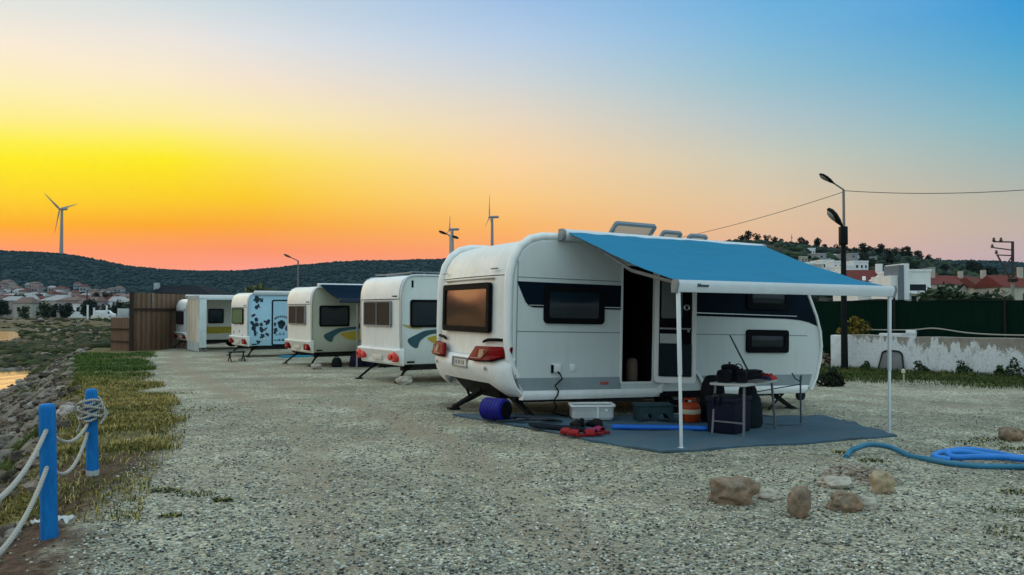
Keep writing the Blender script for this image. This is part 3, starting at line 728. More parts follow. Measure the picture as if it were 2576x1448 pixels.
RP = [(.34, .06), (.46, -.06), (.60, -.12), (.74, -.165), (.86, -.155), (.90, -.12), (1.05, -.10), (1.25, -.095), (1.9, -.10), (2.08, -.09), (2.3, -.03), (2.46, .06), (2.57, .2), (2.632, .38)]
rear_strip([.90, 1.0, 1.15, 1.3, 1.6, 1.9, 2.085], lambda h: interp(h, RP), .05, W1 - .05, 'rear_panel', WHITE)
rear_strip([2.10, 2.2, 2.3, 2.38, 2.46, 2.52, 2.57, 2.605, 2.632], lambda h: interp(h, RP), .14, W1 - .14, 'rear_cap', WHITE)
# bumper with raised lower edge in the middle
vs = []; n = 32; rows = 9; fs = []
for off in (0, .04):
    for j in range(rows):
        for i in range(n + 1):
            b = W1 * i / n; e = abs(b - YC) / YC
            low = .335 + .165 * smooth(.86, .62, e); h = low + (.895 - low) * (j / (rows - 1))
            a = interp(h, RP) - rbulge(b) - .035 * math.sin(math.pi * j / (rows - 1)) - .02
            if e > .9: a += .05 * ((e - .9) / .1) ** 2
            vs.append((a + off, b, h))
N = rows * (n + 1)
for j in range(rows - 1):
    for i in range(n): q = j * (n + 1) + i; fs.append((q, q + 1, q + n + 2, q + n + 1)); fs.append((N + q, N + q + n + 1, N + q + n + 2, N + q + 1))
for i in range(n):
    fs.append((i, N + i, N + i + 1, i + 1)); q = (rows - 1) * (n + 1) + i; fs.append((q, q + 1, N + q + 1, N + q))
for j in range(rows - 1):
    q = j * (n + 1); fs.append((q, q + n + 1, N + q + n + 1, N + q)); q += n; fs.append((q, N + q, N + q + n + 1, q + n + 1))
bump_ = MB().add(vs, fs).build('rear_bumper', TRIM, cara, ang=50)
for b in (.42, W1 - .42): MB().lathe([(.03, -.3), (.03, -.296), (.022, -.292)], (0, b, .72), 10, 'X').build('bumper_cap', GREYP, bump_)
# corner mouldings sweeping over the roof
for sgn in (0, 1):
    pts = [(.03, .62), (-.12, .92), (-.135, 1.3), (-.135, 1.9), (-.125, 2.1), (-.07, 2.33), (.04, 2.51), (.2, 2.625), (.4, 2.675), (.7, 2.682), (1.05, 2.66), (1.3, 2.63)]
    loops = []
    for i, (a, h) in enumerate(pts):
        t = Vector(pts[min(i + 1, len(pts) - 1)]) - Vector(pts[max(i - 1, 0)]); nn = Vector((-t.y, t.x)).normalized()
        l = []
        for q in range(12):
            an = q * math.pi / 6; wv = .075 * math.cos(an); dv = .062 * math.sin(an)
            bb = .075 + wv - .012; bb = bb if sgn == 0 else W1 - bb
            l.append((a + nn.x * dv + .02, bb, h + nn.y * dv))
        loops.append(l)
    MB().loft(loops).build('corner_moulding', TRIM, cara, ang=70)
wnd = window(cara, REAR(-.20), .45, W1 - .5, 1.24, 1.99, .09, .06, BLACK, GLASSR, .05)
RB = lambda b, h, d: Vector((interp(h, RP) - rbulge(b) - d, b, h))
mb = MB(); mb.box(-.205, -.17, .42, W1 - .46, 2.045, 2.06); mb.box(-.2, -.17, .3, .5, 2.18, 2.2); mb.box(-.2, -.17, W1 - .55, W1 - .3, 2.18, 2.19); mb.build('rear_trim_line', GREYP, cara, smoothed=False)
def lamp(side):
    pts = [(-.02, 1.055), (.30, 1.05), (.76, 1.04), (.90, .84), (.62, .83), (.2, .85), (-.0, .92)]
    if side: pts = [(W1 - b, h) for b, h in pts]
    mp = lambda b, h, d: Vector((interp(h, RP) - rbulge(b) - d - .055 - .05 * (abs(b - YC) / YC < .97), b, h))
    P = rpoly(pts, .03, 3); cx = sum(p[0] for p in P) / len(P); cy = sum(p[1] for p in P) / len(P)
    n = len(P); l = [[mp(*p, -.03) for p in P], [mp(*p, .012) for p in P], [mp(cx + (p[0] - cx) * .93, cy + (p[1] - cy) * .88, .026) for p in P], [mp(cx + (p[0] - cx) * .5, cy + (p[1] - cy) * .5, .032) for p in P]]
    t = MB().loft(l).build('tail_light', REDL, cara, ang=60)
    mir = (lambda b: W1 - b) if side else (lambda b: b)
    mb = MB(); mb.tube([mp(mir(b), h, .035) for b, h in ((.76, .865), (.46, .875), (.33, .98), (.48, 1.005))], .008, 6); mb.build('lamp_outline', AMBER, t)
    q = [(mir(.42), .885), (mir(.56), .885), (mir(.56), 1.0), (mir(.44), 1.0)]
    MB().prism(q, mp, .02, .036).build('lamp_reflector', AMBER, t, smoothed=False)
    MB().tube([mp(mir(b), h, -.008) for b, h in ((.9, .835), (.62, .825), (.2, .845), (-.0, .92))], .012, 5).build('lamp_surround', BLACK, t)
    # grab handle above
    h = MB(); h.tube([RB(mir(b), hh, .045) for b, hh in ((.02, 1.145), (.25, 1.15), (.5, 1.14), (.62, 1.115), (.66, 1.10))], [.02, .024, .024, .02, .012], 6); h.build('grab_handle', BLACK, cara)
lamp(0); lamp(1)
pl = MB().prism(rect(1.05, 1.62, .705, .83, .01, 1), lambda b, h, d: Vector((-.30 - d, b, h)), 0, .02).build('number_plate', M('plate reflective white', (.62, .60, .54), .4, 0, .15, 9), cara, smoothed=False)
MB().prism(rect(1.57, 1.615, .71, .825, .005, 1), lambda b, h, d: Vector((-.32 - d, b, h)), 0, .003).build('plate_band', M('plate blue band', (.03, .12, .45), .4), pl, smoothed=False)
mb = MB()
for b in (1.50, 1.44, 1.36, 1.30, 1.22, 1.16): mb.prism([(b, .735), (b + .028, .735), (b + .028, .80), (b, .80)], lambda b_, h, d: Vector((-.32 - d, b_, h)), 0, .003)
mb.build('plate_marking', M('plate dark marks', (.12, .11, .11), .5), pl, smoothed=False)
MB().ring(rect(1.03, 1.64, .69, .85, .01, 1), rect(1.06, 1.61, .715, .82, .008, 1), lambda b, h, d: Vector((-.30 - d, b, h)), 0, .026).build('plate_holder', GREYP, pl, smoothed=False)
# rear underside and corner steadies
MB().loft([[(-.06, .5, .52), (-.06, W1 - .5, .52), (.35, W1 - .5, .52), (.35, .5, .52)], [(.12, .75, .24), (.12, W1 - .75, .24), (.35, W1 - .75, .24), (.35, .75, .24)]]).build('rear_underside', STEEL, cara, bevel=.01)
def steady(b0, b1, a0, a1, h0=.32, foot=True):
    mb = MB(); p = Vector((a0, b0, h0)); q = Vector((a1, b1, .035)); d = (q - p).normalized()
    s = Vector((.05, 0, 0)) if abs(d.y) > abs(d.x) else Vector((0, .05, 0))
    mb.bar(p + s, q + s * .5, .03, .045); mb.bar(p - s, q - s * .5, .03, .045)
    m_ = p.lerp(q, .45); mb.bar(m_, Vector((a0 + (a1 - a0) * .9, b0 + (b1 - b0) * .1, h0 + .02)), .03)
    for k in (.2, .5, .8): mm = p.lerp(q, k); mb.bar(mm - s * (1.2 - k * .5), mm + s * (1.2 - k * .5), .02, .03)
    mb.box(a1 - .09, a1 + .09, b1 - .07, b1 + .07, .0, .035)
    return mb.build('corner_steady', STEEL, cara, bevel=.004)
steady(1.15, 1.62, .02, -.28, .36); steady(.62, .08, .12, .34, .40); steady(.5, .15, 5.15, 5.4); steady(W1 - .5, W1 - .1, 5.15, 5.4)
mb = MB()
for b in (1.25, 1.5): mb.bar((.2, b, .34), (-.12, b + .25, .12), .022)
mb.build('rear_jack_brace', STEEL, cara)
mb = MB()
for s_ in (-1, 1): mb.bar((5.0 + .25 * s_, .12, .33), (5.1 - .3 * s_, .05, .03), .025)
mb.build('steady_brace', STEEL, cara)
# side fittings
sk = MB().box(.585, .73, -.035, 0, .69, .815).build('power_inlet', TRIM, cara, bevel=.012)
cab = [(.66, -.05, .70), (.70, -.06, .66), (.74, -.05, .60), (.62, -.05, .50), (.68, -.05, .42), (.66, -.06, .36), (.60, -.05, .28), (.66, -.04, .2), (.62, .0, .1), (.9, .1, .03), (1.4, .3, .02)]
MB().tube(cab, .012, 6).box(.575, .60, -.04, 0, .68, .80).build('mains_cable', BLACK, sk)
MB().box(.89, .98, -.012, 0, .70, .81).build('service_hatch', TRIM, cara, bevel=.006)
MB().box(1.42, 1.56, -.018, -.004, .50, .545).build('marker_lamp', M('faded red marker', (.38, .10, .08), .4), cara, bevel=.006)
MB().box(4.62, 4.80, -.018, -.004, .48, .525).build('marker_lamp', M('faded red marker', (.38, .10, .08), .4), cara, bevel=.006)
# open door leaf
dl = MB()
DW, DH = .64, 1.80; hx, hh = 2.385, .52
ca, sa = math.cos(R(30)), math.sin(R(30))
DM = lambda p, q, d: Vector((hx + p * ca + d * (-sa), -(p * sa) - .02 - d * ca, hh + q))
door = MB().ring(rect(0, DW, 0, DH, .06), rect(.065, DW - .065, .09, DH - .07, .03), DM, -.02, .025).add([DM(p, q, .0) for p, q in ((.06, .08), (DW - .06, .08), (DW - .06, DH - .06), (.06, DH - .06))], [(0, 1, 2, 3)]).build('door', [TRIM], cara, ang=50)
MB().prism(rect(.10, .42, 1.0, 1.62, .03), DM, .008, .022).build('door_window', M('grey blind', (.12, .15, .15), .5, 0, .2, 3), door)
MB().prism(rect(.072, .568, .097, 1.722, .03), DM, .002, .010).build('door_liner', BLACK, door)
MB().prism(rect(.07, .57, .10, .60, .02), DM, .004, .05).build('door_pocket', M('dark teal door pocket', (.012, .022, .026), .6), door, bevel=.01)
MB().prism(rect(.08, .36, .61, .76, .01), DM, .004, .06).build('door_shelf', M('pale grey shelf box', (.42, .46, .44), .5), door, bevel=.008)
MB().tube([DM(.07, .84, .05), DM(.55, .84, .05)], .014, 6).build('door_rail', ALU, door)
h_ = MB(); h_.tube([DM(.485 + .038 * math.cos(k * math.pi / 6), 1.17 + .038 * math.sin(k * math.pi / 6), .05) for k in range(13)], .012, 6); h_.tube([DM(.53, .80, .05), DM(.50, .81, .05)], .02, 6); h_.build('door_handle', ALU, door)
# ---- roof furniture
HFR = M('blue grey hatch frame', (.16, .22, .27), .5, 0, .2, 4)
def hatch(a, b, w, l, angle, label=None, frame=ALU, hinge_left=True):
    base = MB().ring(rect(a, a + w, b, b + l, .05), rect(a + .05, a + w - .05, b + .05, b + l - .05, .03), lambda p, q, d: Vector((p, q, 2.625 + d)), 0, .06).build('roof_hatch', frame, cara)
    ca, sa = math.cos(angle), math.sin(angle)
    mp = lambda p, q, d: Vector((a + p, b + l - q * ca - d * sa, 2.66 + q * sa - d * ca))
    lid = MB().ring(rect(0, w, 0, l, .06), rect(.05, w - .05, .05, l - .05, .04), mp, -.02, .035).build('hatch_lid', frame, base)
    gm, gnt, gb = newmat('smoky hatch acrylic'); gb.inputs['Base Color'].default_value = (.80, .70, .60, 1); gb.inputs['Transmission Weight'].default_value = .4; gb.inputs['Roughness'].default_value = .35; gb.inputs['IOR'].default_value = 1.1
    MB().prism(rect(.045, w - .045, .045, l - .045, .04), mp, 0, .008).build('hatch_pane', gm, base)
    MB().bar((a + .05, b + .08, 2.66), mp(.05, l * .75, 0), .015).bar((a + w - .05, b + .08, 2.66), mp(w - .05, l * .75, 0), .015).build('hatch_stay', ALU, base)
hatch(2.22, .72, .84, .66, R(42), frame=HFR); hatch(3.62, 1.3, .44, .6, R(47), frame=HFR); hatch(4.2, 1.3, .42, .6, R(43), frame=HFR)
# ---- awning
aw = MB()
pr = [(-.005, 2.62), (-.12, 2.63), (-.155, 2.68), (-.145, 2.755), (-.09, 2.79), (-.01, 2.785)]
awn = MB().loft([[(a, b, h) for b, h in pr] for a in (.68, 4.5)]).build('awning', RAILW, cara, ang=50)
MB().loft([[(a, b * 1.04, 2.7 + (h - 2.7) * 1.06) for b, h in pr] for a in (.645, .70)]).build('awning_end_cap', GREYP, awn, ang=50)
MB().loft([[(a, b * 1.04, 2.7 + (h - 2.7) * 1.06) for b, h in pr] for a in (4.48, 4.53)]).build('awning_end_cap', GREYP, awn, ang=50)
RA0, RA1, RBB = .676, 4.279, -2.80
def RHF(a): return 1.888 + (a - RA0) / (RA1 - RA0) * .056
na, nb = 60, 34; vs = []; fs = []
for off in (0, -.006):
    for i in range(na + 1):
        for j in range(nb + 1):
            s_, t_ = i / na, j / nb
            a = (.75 + (4.45 - .75) * s_) * (1 - t_) + (RA0 + .06 + (RA1 - RA0 - .12) * s_) * t_; b = -.14 + (RBB + .14) * t_
            h = 2.755 + (RHF(a) + .06 - 2.755) * t_ - .10 * math.sin(math.pi * t_) * (1 - .5 * abs(2 * s_ - 1)) + .022 * noise.noise(Vector((a * 1.1, b * 2.2, 2))) + .010 * noise.noise(Vector((a * 4.5, b * 1.0, 6)))
            vs.append((a, b, h + off))
m_ = nb + 1; N = (na + 1) * m_
for i in range(na):
    for j in range(nb):
        q = i * m_ + j; fs.append((q, q + m_, q + m_ + 1, q + 1)); fs.append((N + q, N + q + 1, N + q + m_ + 1, N + q + m_))
for i in range(na): q = i * m_; fs.append((q, N + q, N + q + m_, q + m_)); q += nb; fs.append((q, q + m_, N + q + m_, N + q))
for j in range(nb): fs.append((j, j + 1, N + j + 1, N + j)); q = na * m_ + j; fs.append((q, N + q, N + q + 1, q + 1))
AWN = streaky('blue awning fabric', (.026, .20, .35), (.03, .175, .27), .85, .6, 0, (.5, 6, 3))
for n_ in AWN.node_tree.nodes:
    if n_.type == 'BSDF_PRINCIPLED': n_.inputs['Specular IOR Level'].default_value = .05
MB().add(vs, fs).build('canopy', AWN, awn, ang=60)
pr = [(-.03, -.072), (.035, -.072), (.045, 0), (.02, .066), (-.04, .07), (-.06, .02)]
rail = MB().loft([[(a, RBB + b, RHF(a) + h) for b, h in pr] for a in (RA0, RA0 + .02, RA1 - .02, RA1)]).build('front_rail', RAILW, awn, ang=50)
for a in (RA0 - .015, RA1 + .015): MB().loft([[(x, RBB + b * 1.1, RHF(x) + h * 1.1) for b, h in pr] for x in (a - .02, a + .02)]).build('rail_end_cap', GREYP, rail, ang=50)
tm = M('dark print', (.03, .06, .08), .5)
mbm = MB(); x = RA0 + .27
for k, wd in enumerate((.03, .022, .026, .022, .018, .03, .022)):
    RH = RHF(x); mbm.box(x, x + wd * .75, RBB - .064, RBB - .052, RH - .006, RH + (.03 if k in (0, 1) else .018)); x += wd
mbm.build('rail_lettering', tm, rail, smoothed=False)
for a, fa, fb in ((RA0 + .035, .735, -2.87), (RA1 - .04, 4.25, -2.80)):
    RH = RHF(a)
    z0 = (MAINM.inverted() @ Vector((main_xyz(fa, fb)[0], main_xyz(fa, fb)[1], gz(*main_xyz(fa, fb)[:2])))).z
    mb = MB(); mb.bar((a, RBB, RH - .05), (a + (fa - a) * .55, RBB + (fb - RBB) * .55, RH * .45), .042, .034); mb.bar((a + (fa - a) * .5, RBB + (fb - RBB) * .5, RH * .5), (fa, fb, z0 + .02), .032, .026)
    mb.box(fa - .025, fa + .025, fb - .04, fb + .04, z0 + .004, z0 + .022)
    mb.build('awning_leg', RAILW, awn, bevel=.003)
    a += .3 * (1 if a < 2 else -1); a2 = a; am = (a, RBB * .5, (RH + 2.69) / 2 - .15)
    MB().bar((a, RBB + .03, RH - .02), am, .03, .045).bar(am, (a2, -.12, 2.66), .03, .045).build('awning_arm', GREYP, awn, bevel=.004)
# ------------------------------------------------------------------ the four smaller caravans
SROT = R(33)
def rear_panel_curve(H): return [(.0, .42), (-.02, .80), (-.03, 1.2), (-.03, H - .52), (-.022, H - .38), (.005, H - .25), (.05, H - .14), (.12, H - .06), (.22, H - .015), (.36, H)]
def small_caravan(label, u, Y, side, rear, H=2.42, W=2.2, L=5.0, lamps='square', win=GLASSB, split=False, lip=True):
    x = (u - 1288) / F * Y; z = gz(x, Y)
    t = thing('caravan', label, 'caravan', (x, Y, z), (0, 0, SROT), 'caravans parked in a row')
    pr = rear_panel_curve(H) + [(L - .5, H), (L - .28, H - .06), (L - .1, H - .3), (L, H - .9), (L + .02, 1.0), (L - .1, .42)]
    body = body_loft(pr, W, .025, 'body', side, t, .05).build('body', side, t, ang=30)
    # rear skin, slightly proud of the body, made of an upper cap and a lower panel
    def sheet(h0, h1, name, m, b0=.04, b1=W - .04, off=.02):
        hs = [h0 + (h1 - h0) * k / 8 for k in range(9)]; prc = [(h, a) for a, h in rear_panel_curve(H)]
        def pt(b, h, o):
            e = abs(b - W / 2) / (W / 2); return Vector((interp(h, prc) - .05 * (1 - e ** 3) - o, b, h))
        n = 10; loops = []
        for h in hs:
            l = [pt(b0 + (b1 - b0) * i / n, h, off) for i in range(n + 1)] + [pt(b1 - (b1 - b0) * i / n, h, -.02) for i in range(n + 1)]
            loops.append(l)
        return MB().loft(loops).build(name, m, t, ang=40)
    hl = H - .54
    sheet(hl + .012, H - .012, 'rear_cap', TRIM, off=.04); sheet(.44, hl - .012, 'rear_panel', rear)
    MB().box(-.10, 0, .10, .45, hl + .05, hl + .08).build('rear_handle', STEEL, t, bevel=.008)
    window(t, REAR(-.108), .34, W - .34, hl - .62, hl - .03, .035, .05, BLACK if not split else GREYP, win, .03, bul=.003)
    if split: MB().box(-.145, -.11, W / 2 - .012, W / 2 + .012, hl - .60, hl - .05).build('window_mullion', GREYP, t)
    # bumper with flared lip
    loops = []
    for b, k in ((-.05, .5), (.02, .9), (.25, 1), (W / 2, 1.08), (W - .25, 1), (W - .02, .9), (W + .05, .5)):
        loops.append([(.02 - .04 * k, b, .40), (-.02 - .07 * k, b, .60), (-.02 - .15 * k, b, .735), (-.02 - .14 * k, b, .76), (-.04, b, .78), (.03, b, .79), (.03, b, .40)])
    bp = MB().loft(loops).build('rear_bumper', TRIM if lamps != 'square' else rear, t, bevel=.012, ang=50)
    for k in (0, 1):
        m = (lambda b: W - b) if k else (lambda b: b)
        if lamps == 'round':
            l = MB().lathe([(.0, -.20), (.06, -.195), (.105, -.175), (.115, -.14), (.115, -.03)], (0, m(.12), .60), 16, 'X').build('tail_light', REDB, t)
            MB().lathe([(.0, -.208), (.045, -.202), (.05, -.18)], (0, m(.12), .60), 12, 'X').build('lamp_centre', REDL, l)
            MB().lathe([(.0, -.18), (.06, -.175), (.075, -.165), (.08, -.03)], (0, m(.33), .585), 16, 'X').build('tail_light', REDB, t)
        else:
            b0, b1 = sorted((m(.02), m(.40)))
            l = MB().box(-.15, -.03, b0, b1, .49, .67).build('tail_light', REDL, t, bevel=.02)
            b0, b1 = sorted((m(.10), m(.2))); MB().box(-.156, -.13, b0, b1, .53, .63).build('lamp_reflector', REDB, l)
    plate = MB().box(-.13, -.06, W / 2 - .26, W / 2 + .26, .50, .61).build('number_plate', M('plate reflective white', (.62, .60, .54), .4, 0, .15, 9), t, bevel=.005)
    # awning moulding, roof rail, chassis, wheels, steadies
    prc = rear_panel_curve(H)
    for b in (-.01, W + .01): MB().tube([(a - .01, b, h) for a, h in prc] + [(L * .6, b, H + .005)], .022, 6).build('edge_moulding', ALU, t)
    mb = MB(); mb.box(.2, L - .3, .45, .53, .26, .43); mb.box(.2, L - .3, W - .53, W - .45, .26, .43); mb.bar((L - .3, .5, .38), (L + 1.2, W / 2, .42), .07); mb.bar((L - .3, W - .5, .38), (L + 1.2, W / 2, .42), .07)
    mb.build('chassis', CHASSIS, t)
    wheel(t, 2.5, .16, .31); wheel(t, 2.5, W - .16, .31)
    MB().box(2.08, 2.92, .004, .3, .34, .66).build('wheel_arch', BLACK, t)
    def st(b0, b1, a0, a1):
        mb = MB(); mb.bar((a0, b0, .42), (a1, b1, .03), .04, .05); mb.bar((a0 + .16, b0, .42), (a0 + (a1 - a0) * .5, b0 + (b1 - b0) * .5, .22), .03); mb.box(a1 - .08, a1 + .08, b1 - .06, b1 + .06, 0, .03)
        mb.build('corner_steady', STEEL, t, bevel=.004)
    st(W - .4, W - .3, .25, -.22); st(.4, .3, .35, .05); st(.4, .3, L - .6, L - .1)
    MB().box(.12, .3, -.012, 0, .46, .50).build('marker_lamp', BLACK, t)
    return t, W, L, H
def swoosh(t, a0, h0, s=1.0, mirror=1):
    k = lambda pts: rpoly([(a0 + x * s, h0 + y * s) for x, y in pts], .12 * s, 4)
    MB().prism(k([(.10, -.30), (.14, -.08), (.42, .10), (1.0, .18), (2.0, .2), (2.0, .27), (.9, .27), (.3, .22), (-.25, -.02), (-.12, -.2)]), SIDE, -.005, .010).build('side_decal', TEAL, t, smoothed=False)
    MB().prism(k([(.36, .02), (.62, -.16), (1.0, -.22), (1.6, -.06), (2.0, .02), (2.0, .12), (1.4, .10), (.8, .10)]), SIDE, -.005, .012).build('side_decal', YELLOW, t, smoothed=False)
    MB().prism(k([(-.42, .42), (-.1, .36), (.3, .30), (.08, .26), (-.2, .30)]), SIDE, -.005, .012).build('side_decal', M('pale yellow stripe', (.42, .38, .10), .45), t, smoothed=False)
def side_window(t, a0, a1, h0, h1, m=GLASS, fr=BLACK): return window(t, SIDE, a0, a1, h0, h1, .05, .06, fr, m, .03)
def side_door(t, a0, a1, h0, h1, fr, pan, win=None):
    d = MB().ring(rect(a0, a1, h0, h1, .08), rect(a0 + .05, a1 - .05, h0 + .05, h1 - .05, .05), SIDE, -.005, .018).build('door', fr, t)
    MB().prism(rect(a0 + .045, a1 - .045, h0 + .045, h1 - .045, .05), SIDE, -.003, .010).build('door_panel', pan, d)
    MB().box(a0 + .09, a0 + .15, -.045, 0, (h0 + h1) / 2 - .12, (h0 + h1) / 2).build('door_handle', BLACK, d, bevel=.01)
    if win: MB().prism(rect(a0 + .14, a1 - .14, h0 + (h1 - h0) * .48, h1 - .2, .06), SIDE, 0, .022).build('door_window', win, d)
    return d
def awning_case(t, a0, a1, H, m=RAILW):
    pr = [(.06, H - .03), (-.07, H - .06), (-.10, H - .0), (-.09, H + .06), (.0, H + .085), (.06, H + .07)]
    return MB().loft([[(a, b, h) for b, h in pr] for a in (a0, a1)]).build('awning', m, t, ang=50)
def canopy(par, a0, a1, b0, h0, b1, h1, m, legs=True, inset=.05, rm_=None):
    n = 12; vs = []; fs = []
    for off in (0, -.012):
        for i in range(n + 1):
            for j in range(n + 1):
                s, q = i / n, j / n; vs.append((a0 + (a1 - a0) * s, b0 + (b1 - b0) * q, h0 + (h1 - h0) * q - .05 * math.sin(math.pi * q) + off))
    k = n + 1; N = k * k
    for i in range(n):
        for j in range(n): q = i * k + j; fs.append((q, q + k, q + k + 1, q + 1)); fs.append((N + q, N + q + 1, N + q + k + 1, N + q + k))
    MB().add(vs, fs).build('canopy', m, par, ang=60)
    r = MB().box(a0 - .03, a1 + .03, b1 - .05, b1 + .04, h1 - .09, h1 + .03).build('front_rail', rm_ or RAILW, par, bevel=.012)
    if legs:
        for a in (a0 + inset, a1 - inset): MB().bar((a, b1, h1 - .05), (a, b1, .0), .035).build('awning_leg', GREYP, par)
# second caravan: white, round red lamps, behind the nearest one
t2, W, L, H = small_caravan('white caravan with round red tail lights and a roof rack, directly behind the nearest caravan', 1012, 18.3, WHITE3, WHITE, 2.42, 2.2, 4.9, 'round', GLASSB, True)
side_window(t2, .19, 1.45, 1.25, 1.87); swoosh(t2, .30, 1.0, .8)
mb = MB(); mb.bar((.25, .02, H - .12), (.25, .02, H - .28), .05); mb.build('awning_bracket', BLACK, t2)
mb = MB()
for a in (.3, 1.6, 2.9): mb.bar((a, .12, H + .06), (a, W - .12, H + .06), .03)
for b in (.12, W - .12): mb.bar((.25, b, H + .075), (3.0, b, H + .075), .03); [mb.bar((a, b, H - .05), (a, b, H + .06), .025) for a in (.6, 1.6, 2.9)]
mb.build('roof_rack', GREYP, t2)
side_door(t2, 1.85, 2.5, .5, 2.1, GREYP, WHITE3, GLASS)
# third caravan: beige, navy awning
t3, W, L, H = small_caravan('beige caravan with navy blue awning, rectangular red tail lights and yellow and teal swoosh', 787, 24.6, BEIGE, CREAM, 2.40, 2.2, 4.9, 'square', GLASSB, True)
side_window(t3, .20, 1.15, 1.19, 1.82, m=GLASS); swoosh(t3, .52, .95, .85)
side_door(t3, 1.38, 2.0, .5, 2.05, STEEL, BEIGE)
aw3 = awning_case(t3, .15, 3.4, H)
canopy(aw3, .2, 3.35, -.08, H + .05, -1.7, H - .42, M('navy awning fabric', (.003, .013, .028), .9, 0, .3, 2, spec=.03), True, .5, M('navy awning rail', (.02, .035, .06), .5, spec=.2))
# fourth caravan: light blue with dark splashes
t4, W, L, H = small_caravan('white caravan with light blue side painted with dark splashes and lettering on its door', 626, 30.2, LBLUE, WHITE, 2.38, 2.2, 4.6, 'square', GLASSG)
DECAL = M('dark blue decal', (.015, .035, .06), .5, 0, .3, 5); PALE = M('pale decal', (.62, .66, .68), .5)
def blob(t, a, h, r, m, name='side_decal', k=9, d=.012):
    pts = []
    for i in range(k * 3):
        an = i * 2 * math.pi / (k * 3); rr = r * (.85 + .9 * noise.noise(Vector((math.cos(an) * 1.1 + a * 7, math.sin(an) * 1.1 + h * 5, r * 9)))); pts.append((a + rr * math.cos(an), h + rr * math.sin(an)))
    return MB().prism(pts, SIDE, -.003, d).build(name, m, t, smoothed=False)
for a, h, r in ((.28, 2.12, .11), (.46, 2.10, .08), (.30, 1.86, .11), (.17, 1.54, .065), (.20, 1.20, .16), (.27, 1.38, .07), (.22, 1.04, .06), (.46, 1.20, .08), (.66, 1.30, .10), (.47, 1.02, .11), (.64, 1.06, .06), (.24, .90, .09), (.50, .78, .10), (.68, .86, .08), (.36, .56, .08)): blob(t4, a, h, r, DECAL)
for a, h, r in ((.62, 1.75, .035), (.12, 1.62, .04), (.55, 1.06, .035), (.66, .93, .04), (.56, .68, .05), (.9, 1.5, .03)): blob(t4, a, h, r, PALE, d=.014)
d4 = side_door(t4, .84, 1.58, .42, 2.12, NAVY, LBLUE)
for a, h, r in ((1.42, 1.20, .14), (1.36, 1.27, .09), (1.49, 1.26, .08), (1.72, 1.08, .12), (1.64, .99, .09), (1.19, .98, .10)): blob(d4, a - .22, h, r, DECAL, 'door_decal', d=.02)
def side_text(par, s, a, h, size, m=DECAL, rot=0):
    o = text_mesh('lettering', s, size, m, par); o.rotation_euler = (math.pi / 2, rot, 0); o.location = (a, -.022, h); return o
side_text(d4, 'L A R', 1.16, .84, .15)
mb = MB(); x = .92
for w_ in (.035, .05, .03, .06, .04, .07, .05, .06): mb.box(x, x + w_ * .8, -.022, -.01, .60 - .012 * (w_ > .04), .64 + .02 * (w_ > .055)); x += w_ + .022
for i in range(8):
    an = R(152 - 124 * i / 7); c_ = Vector((1.21 + .27 * math.cos(an), -.016, 1.34 + .16 * math.sin(an))); mb.box(-.022, .022, -.006, .006, -.03, .03, 0, Matrix.Translation(c_) @ Matrix.Rotation(-(math.pi / 2 - an) * -.7, 4, 'Y'))
mb.build('lettering', DECAL, d4, smoothed=False)
awning_case(t4, .2, 3.2, H - .02)
for b, h in ((.5, .75), (.9, .95), (1.3, .72), (1.7, .9), (1.4, 1.2), (.7, 1.22)): MB().lathe([(.0, -.10), (.05, -.098), (.06, -.08)], (0, b, h), 9, 'X').build('rear_decal', M('grey decal dots', (.12, .14, .14), .5), t4)
# fifth caravan: cream, white awning with side wall
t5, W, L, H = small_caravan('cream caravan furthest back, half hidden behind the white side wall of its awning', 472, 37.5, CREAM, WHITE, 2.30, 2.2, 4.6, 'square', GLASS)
side_window(t5, .9, 1.6, 1.18, 1.85); side_door(t5, 1.95, 2.7, .45, 2.05, STEEL, TRIM, GLASS)
MB().prism([(.7, 1.02), (2.3, 1.02), (2.9, .95), (2.6, .75), (.7, .70)], SIDE, -.004, .010).build('side_decal', YELLOW, t5, smoothed=False)
aw5 = awning_case(t5, -.1, 3.3, H + .1)
canopy(aw5, -.1, 3.3, -.05, H + .16, -2.95, H + .02, M('grey white awning fabric', (.40, .44, .43), .8), True)
mwall, mnt, mb_ = newmat('awning wall fabric'); f_ = nz(mnt, 2.2, 5, .6, scaled(mnt, (1, 2.5, .5)))
mnt.links.new(ramp(mnt, f_, [(.3, (.46, .36, .25)), (.5, (.60, .50, .38)), (.7, (.66, .60, .50))]), mb_.inputs['Base Color']); mb_.inputs['Roughness'].default_value = .85
def wav(b, h): return -.12 + .03 * math.sin(b * 9) + .02 * math.sin(b * 21 + h * 2)
def wall_panel(b0, b1, h0, h1, name, m, off=0):
    n = 24; l = []
    for h in (h0, (h0 + h1) / 2, h1):
        l.append([Vector((wav(b0 + (b1 - b0) * i / n, h) - off, b0 + (b1 - b0) * i / n, h)) for i in range(n + 1)] + [Vector((wav(b1 - (b1 - b0) * i / n, h) + .012 - off * .2, b1 - (b1 - b0) * i / n, h)) for i in range(n + 1)])
    return MB().loft(l).build(name, m, aw5, ang=50)
wall_panel(-2.9, -.5, .42, H + .0, 'side_wall', mwall); wall_panel(-2.92, -.48, .04, .44, 'wall_skirt', M('grey white awning fabric', (.40, .44, .43), .8), .012)
wall_panel(-2.92, -.48, H - .04, H + .12, 'wall_header', M('grey white awning fabric', (.40, .44, .43), .8), .012)
for b0, b1 in ((-2.96, -2.72), (-.80, -.48)): wall_panel(b0, b1, .42, H, 'wall_border', M('white awning border', (.62, .68, .67), .7), .014)
fb = MB(); fb.box(-.14, .16, -3.0, -2.96, .2, H + .02); fb.build('front_wall_roll', M('white awning border', (.62, .68, .67), .7), aw5, bevel=.015)
